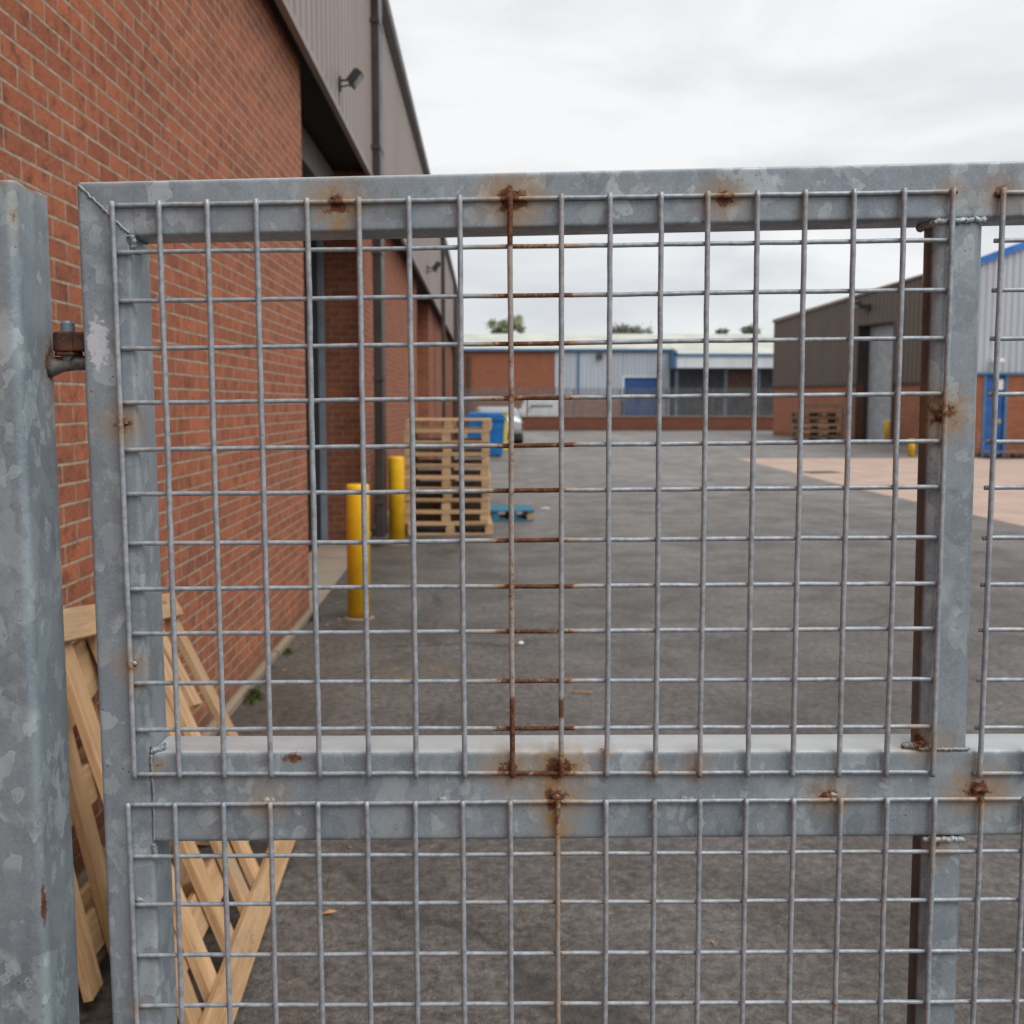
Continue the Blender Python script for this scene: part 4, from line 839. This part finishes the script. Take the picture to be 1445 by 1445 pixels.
def mesh_panel(name, cols, rows, ov, left_ov, seed, label):
    a = MB(); at = {'rust': [], 'stain': [], 'zinc': []}; n = 10
    top, bot = rows[0], rows[-1]; L0, L1 = cols[0], cols[-1]
    tilt = lambda u, v: (v - bot) / (top - bot) * .0115 * (u - .42) if seed < 3 else .0045 * (u - .4) * max(0, 1 - (top - v) * 1.5)
    def emit(path, r, fn, cap=True):
        a.tube(path, r, n)
        for p in path:
            x = fn(p)
            for _ in range(n): at['rust'].append(x[0]); at['stain'].append(x[1]); at['zinc'].append(0.0)
    for i, u in enumerate(cols):
        vs_ = []; v = top + ov; steps = int((top - bot + 2 * ov) / .006)
        lean = -.0028 * (1 if seed < 3 else 0)
        path = []
        for k in range(steps + 1):
            v = top + ov - (top - bot + 2 * ov) * k / steps; uu = u + rough_line(seed, i, v)
            path.append((uu, -.0030 + .0004 * mnoise.noise(Vector((v * 20, i, seed))), v + tilt(uu, v)))
        tip = i * 1.7 + seed
        def fn(p, i=i, u=u):
            r_, s_, _ = rust_at(p[0], p[2]); r_ *= .75
            e_ = min(abs(p[2] - top - ov), abs(p[2] - bot + ov)); r_ = max(r_, .42 * max(0, 1 - e_ / .007) * (.5 + .5 * math.sin(tip * 3)))
            if abs(u - .4023) < .004 and seed < 3:
                q = mnoise.noise(Vector((p[2] * 14, 1, 1)))
                s_ = max(s_, .55 + .5 * q); r_ = max(r_, (.34 + .50 * q) if p[2] < -.14 else .30 * q, .75 if (p[2] < -.515 or -.05 < p[2]) else 0)
            if abs(u - .454) < .004 and seed < 3:
                q = mnoise.noise(Vector((p[2] * 12, 5, 1))); s_ = max(s_, .15 + .3 * q); r_ = max(r_, .62 if -.535 < p[2] < -.51 else 0, .5 if p[2] < -.575 else 0)
            if abs(u - .4504) < .002 and seed >= 3:
                q = mnoise.noise(Vector((p[2] * 13, 9, 1))); s_ = max(s_, .65 + .6 * q); r_ = max(r_, .20 + .7 * q, .6 if p[2] > -.65 else 0)
            nr = min(abs(p[2] - w) for w in rows)
            if nr < .005: h_ = mnoise.noise(Vector((i * 5.1, round(p[2], 2) * 31, seed))); s_ = max(s_, .45 * max(0, h_ - .30) * 3); r_ = max(r_, .36 * max(0, h_ - .38) * 3)
            return r_, min(s_, 1), 0
        emit(path, [RV_ * (1 + .03 * mnoise.noise(Vector((k * .3, i, seed)))) for k in range(len(path))], fn)
    for j, v in enumerate(rows):
        x0, x1 = L0 - left_ov, L1 + .002; steps = int((x1 - x0) / .006)
        if j == 0 and seed == 1: x1 += .002
        path = []
        for k in range(steps + 1):
            u = x0 + (x1 - x0) * k / steps
            vv = v + rough_line(seed + 20, j, u) + tilt(u, v)
            path.append((u, .0012 + .0003 * mnoise.noise(Vector((u * 20, j, seed))), vv))
        def fn(p, j=j, v=v):
            r_, s_, _ = rust_at(p[0], p[2]); u = p[0]; r_ *= .8
            if seed < 3 and j >= 1:
                k = .55 if j < 3 else (.9 if j != 11 else 1.0)
                if j == 2: k = .75
                jl = .007 * math.sin(j * 2.7 + 1); jr = .010 * math.sin(j * 4.1); k *= .86 + .35 * mnoise.noise(Vector((u * 55, j * 3.1, 2)))
                if .398 + jl < u < .456 + jr: r_ = max(r_, k * .95); s_ = 1
                elif .362 < u <= .398 + jl: r_ = max(r_, k * .9 * (u - .362) / .04); s_ = max(s_, (u - .355) / .04)
                elif .456 + jr <= u < .485: r_ = max(r_, k * .8 * (.485 - u) / .035); s_ = max(s_, (.490 - u) / .035)
                elif j > 6 and .355 < u < .375: s_ = max(s_, .45)
            if seed >= 3 and abs(u - .4504) < .018: s_ = max(s_, .8 * (1 - abs(u - .4504) / .018)); r_ = max(r_, .72 * (1 - abs(u - .4504) / .011))
            h_ = mnoise.noise(Vector((u * 16, j * 7.3, seed + 3))); s_ = max(s_, max(0, h_ - .42) * 1.6)
            return min(r_, 1), min(s_, 1), 0
        emit(path, RH_, fn)
    o = a.build(name, 'wire', gate, smooth=True, attrs=at, matrix=GM); o['label'] = label
    return o
mesh_panel('wire_mesh', UC, VR, .0035, -.001, 1, 'upper left wire mesh panel with a rusted column')
mesh_panel('wire_mesh', [.8970 + .05 * i for i in range(18)], [v - .0015 for v in VR], .0035, .0055, 2, 'upper right wire mesh panel')
mesh_panel('wire_mesh', LC, LR, .0035, -.001, 3, 'lower wire mesh panel')

# tack welds that hold the mesh to the frame
def tack(u, v, s, zinc, seed):
    a = MB(); at = {'rust': [], 'stain': [], 'zinc': []}
    nlat, nlon = 10, 14; vs = []; fs = []
    for i in range(nlat + 1):
        th = math.pi * i / nlat
        for j in range(nlon):
            ph = 2 * math.pi * j / nlon; d = Vector((math.sin(th) * math.cos(ph), math.sin(th) * math.sin(ph), math.cos(th)))
            q = s * .86 * (1 + .45 * mnoise.noise(d * 1.6 + Vector((seed, 0, 0))) + .15 * mnoise.noise(d * 5 + Vector((seed, 3, 0)))); vs.append((u + d.x * q * 1.25, FACE - .0002 + d.y * q * .55, v + d.z * q * .75))
    for i in range(nlat):
        for j in range(nlon): fs.append((i * nlon + j, i * nlon + (j + 1) % nlon, (i + 1) * nlon + (j + 1) % nlon, (i + 1) * nlon + j))
    a.add(vs, fs)
    for p in vs: at['rust'].append(0.05 if zinc else .8); at['stain'].append(.2 if zinc else .8); at['zinc'].append(.12)
    a.build('tack_weld', 'galv', gate, smooth=True, attrs=at, matrix=GM)
for k, (u, v, s, zf) in enumerate([(.2274, .0005, .0052, 0), (.4039, .003, .0060, 0), (.618, .002, .0042, 0), (.8495, .005, .004, 0), (.898, .001, .004, 0), (.004, -.2240, .0040, 0), (-.001, -.230, .0026, 0),
        (.0020, -.4765, .0045, 1), (.8455, -.2215, .0052, 0), (.836, -.5655, .0044, 0), (.4530, -.5905, .0058, 0), (.4490, -.6245, .0058, 0), (.7370, -.6225, .0048, 0), (.7440, -.6225, .0042, 1), (.8970, -.617, .0058, 0), (.9035, -.6175, .0048, 0),
        (.1393, -.6262, .0040, 1), (.1455, -.6262, .0036, 1), (.327, -.6262, .0052, 1), (.585, -.6255, .0040, 1), (.592, -.6262, .0034, 1), (-.0010, -.7370, .0042, 1), (-.004, -.7440, .0034, 1), (-.0035, -.8570, .0034, 0), (.846, -.495, .0036, 1)]): tack(u, v, s, zf, k * 2.3)

# ------------------------------------------------------------------ gate post with its hinge
po = empty('gate_post', (-.52, 1.17, 0), 0, 'thick galvanised square gate post at the left edge, carrying the rusty hinge', 'gate post')
PM = Matrix.Translation((.52, -1.17, 0))
def post_mesh():
    rad = .009; x0, x1, y0, y1 = -.600, -.456, 1.120, 1.209; zt_ = 1.8640; prof = []
    def arc(cx, cy, a0): 
        for i in range(5): an = a0 + math.pi / 2 * i / 4; prof.append((cx + rad * math.cos(an), cy + rad * math.sin(an)))
    arc(x0 + rad, y0 + rad, math.pi)
    for i in range(1, 28): prof.append((x0 + rad + (x1 - x0 - 2 * rad) * i / 28, y0))
    arc(x1 - rad, y0 + rad, -math.pi / 2)
    for i in range(1, 18): prof.append((x1, y0 + rad + (y1 - y0 - 2 * rad) * i / 18))
    arc(x1 - rad, y1 - rad, 0); arc(x0 + rad, y1 - rad, math.pi / 2)
    zs = [0, .4, .7] + [.80 + .0045 * i for i in range(int((zt_ - .80) / .0045) + 1)] + [zt_]; k = len(prof); vs = []; at = {'rust': [], 'stain': [], 'zinc': []}
    for z_ in zs:
        for (x, y) in prof:
            dz = .0025 * mnoise.noise(Vector((x * 60, y * 60, 1))) if z_ == zt_ else 0
            nx = .0007 * mnoise.noise(Vector((x * 5, y * 5, z_ * 7))); vs.append((x + nx, y + nx, z_ + dz))
            r_ = s_ = 0
            d = math.hypot((y - 1.190) / .012, (z_ - 1.692) / .016) if x > -.459 else 9
            r_ = max(r_, .9 * (1 - d * .5)); s_ = max(s_, 1 - d * .42)
            if x > -.459 and z_ < 1.69: s_ = max(s_, .6 * max(0, 1 - abs(y - 1.190) / .010) * max(0, 1 - (1.69 - z_) / .09))
            e_ = zt_ - z_; s_ = max(s_, .55 * max(0, 1 - e_ / .012)); r_ = max(r_, .45 * max(0, 1 - e_ / .004))
            if y < 1.135 and x > -.47:
                q = max(0, 1 - abs(x + .4585) / .004) * max(0, 1 - abs(z_ - 1.135) / .045); r_ = max(r_, q * 1.1)
                q = max(0, 1 - abs(x + .459) / .006) * max(0, 1 - abs(z_ - 1.83) / .035); s_ = max(s_, q * .6); r_ = max(r_, q * .45)
            at['rust'].append(max(0, r_)); at['stain'].append(max(0, min(1, s_))); at['zinc'].append(0.0)
    fs = [(i * k + j, i * k + (j + 1) % k, (i + 1) * k + (j + 1) % k, (i + 1) * k + j) for i in range(len(zs) - 1) for j in range(k)]
    fs += [tuple(range(k)), tuple(range(len(zs) * k - 1, (len(zs) - 1) * k - 1, -1))]
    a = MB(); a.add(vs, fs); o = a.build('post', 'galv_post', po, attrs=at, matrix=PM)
    for p in o.data.polygons: p.use_smooth = len(p.vertices) == 4
post_mesh()
def capped(mb, pts, rr, n=16): mb.tube(pts, rr, n)
HY = 1.193
a = MB(); pts = [(-.457, HY, 1.688), (-.451, HY, 1.6885), (-.444, HY, 1.690), (-.430, HY, 1.6915), (-.405, HY, 1.6920)]
a.tube(pts, [.0125, .0098, .0080, .0076, .0076], 16); a.build('hinge_rod', 'grime', po, smooth=True, matrix=PM)
a = MB(); q = []
for i in range(24): an = i / 24 * 6.283; q.append((-.4365 + .0150 * math.cos(an), HY + .0150 * math.sin(an)))
a.prism(q, 1.7030, 1.7235, 'z'); a.box(-.428, -.412, HY - .0135, HY + .0135, 1.7035, 1.7230); a.build('hinge_eye', 'rusty', po, matrix=PM, bevel=.002)
a = MB(); a.prism(q[::4], 1.6990, 1.7028, 'z'); a.build('washer', 'rusty', po, matrix=PM, bevel=.001)
a = MB(); a.tube([(-.4365, HY, 1.690), (-.4365, HY, 1.7325), (-.4365, HY, 1.7350)], [.0072, .0072, .0058], 18); a.build('hinge_pin', 'steel_blue', po, matrix=PM)
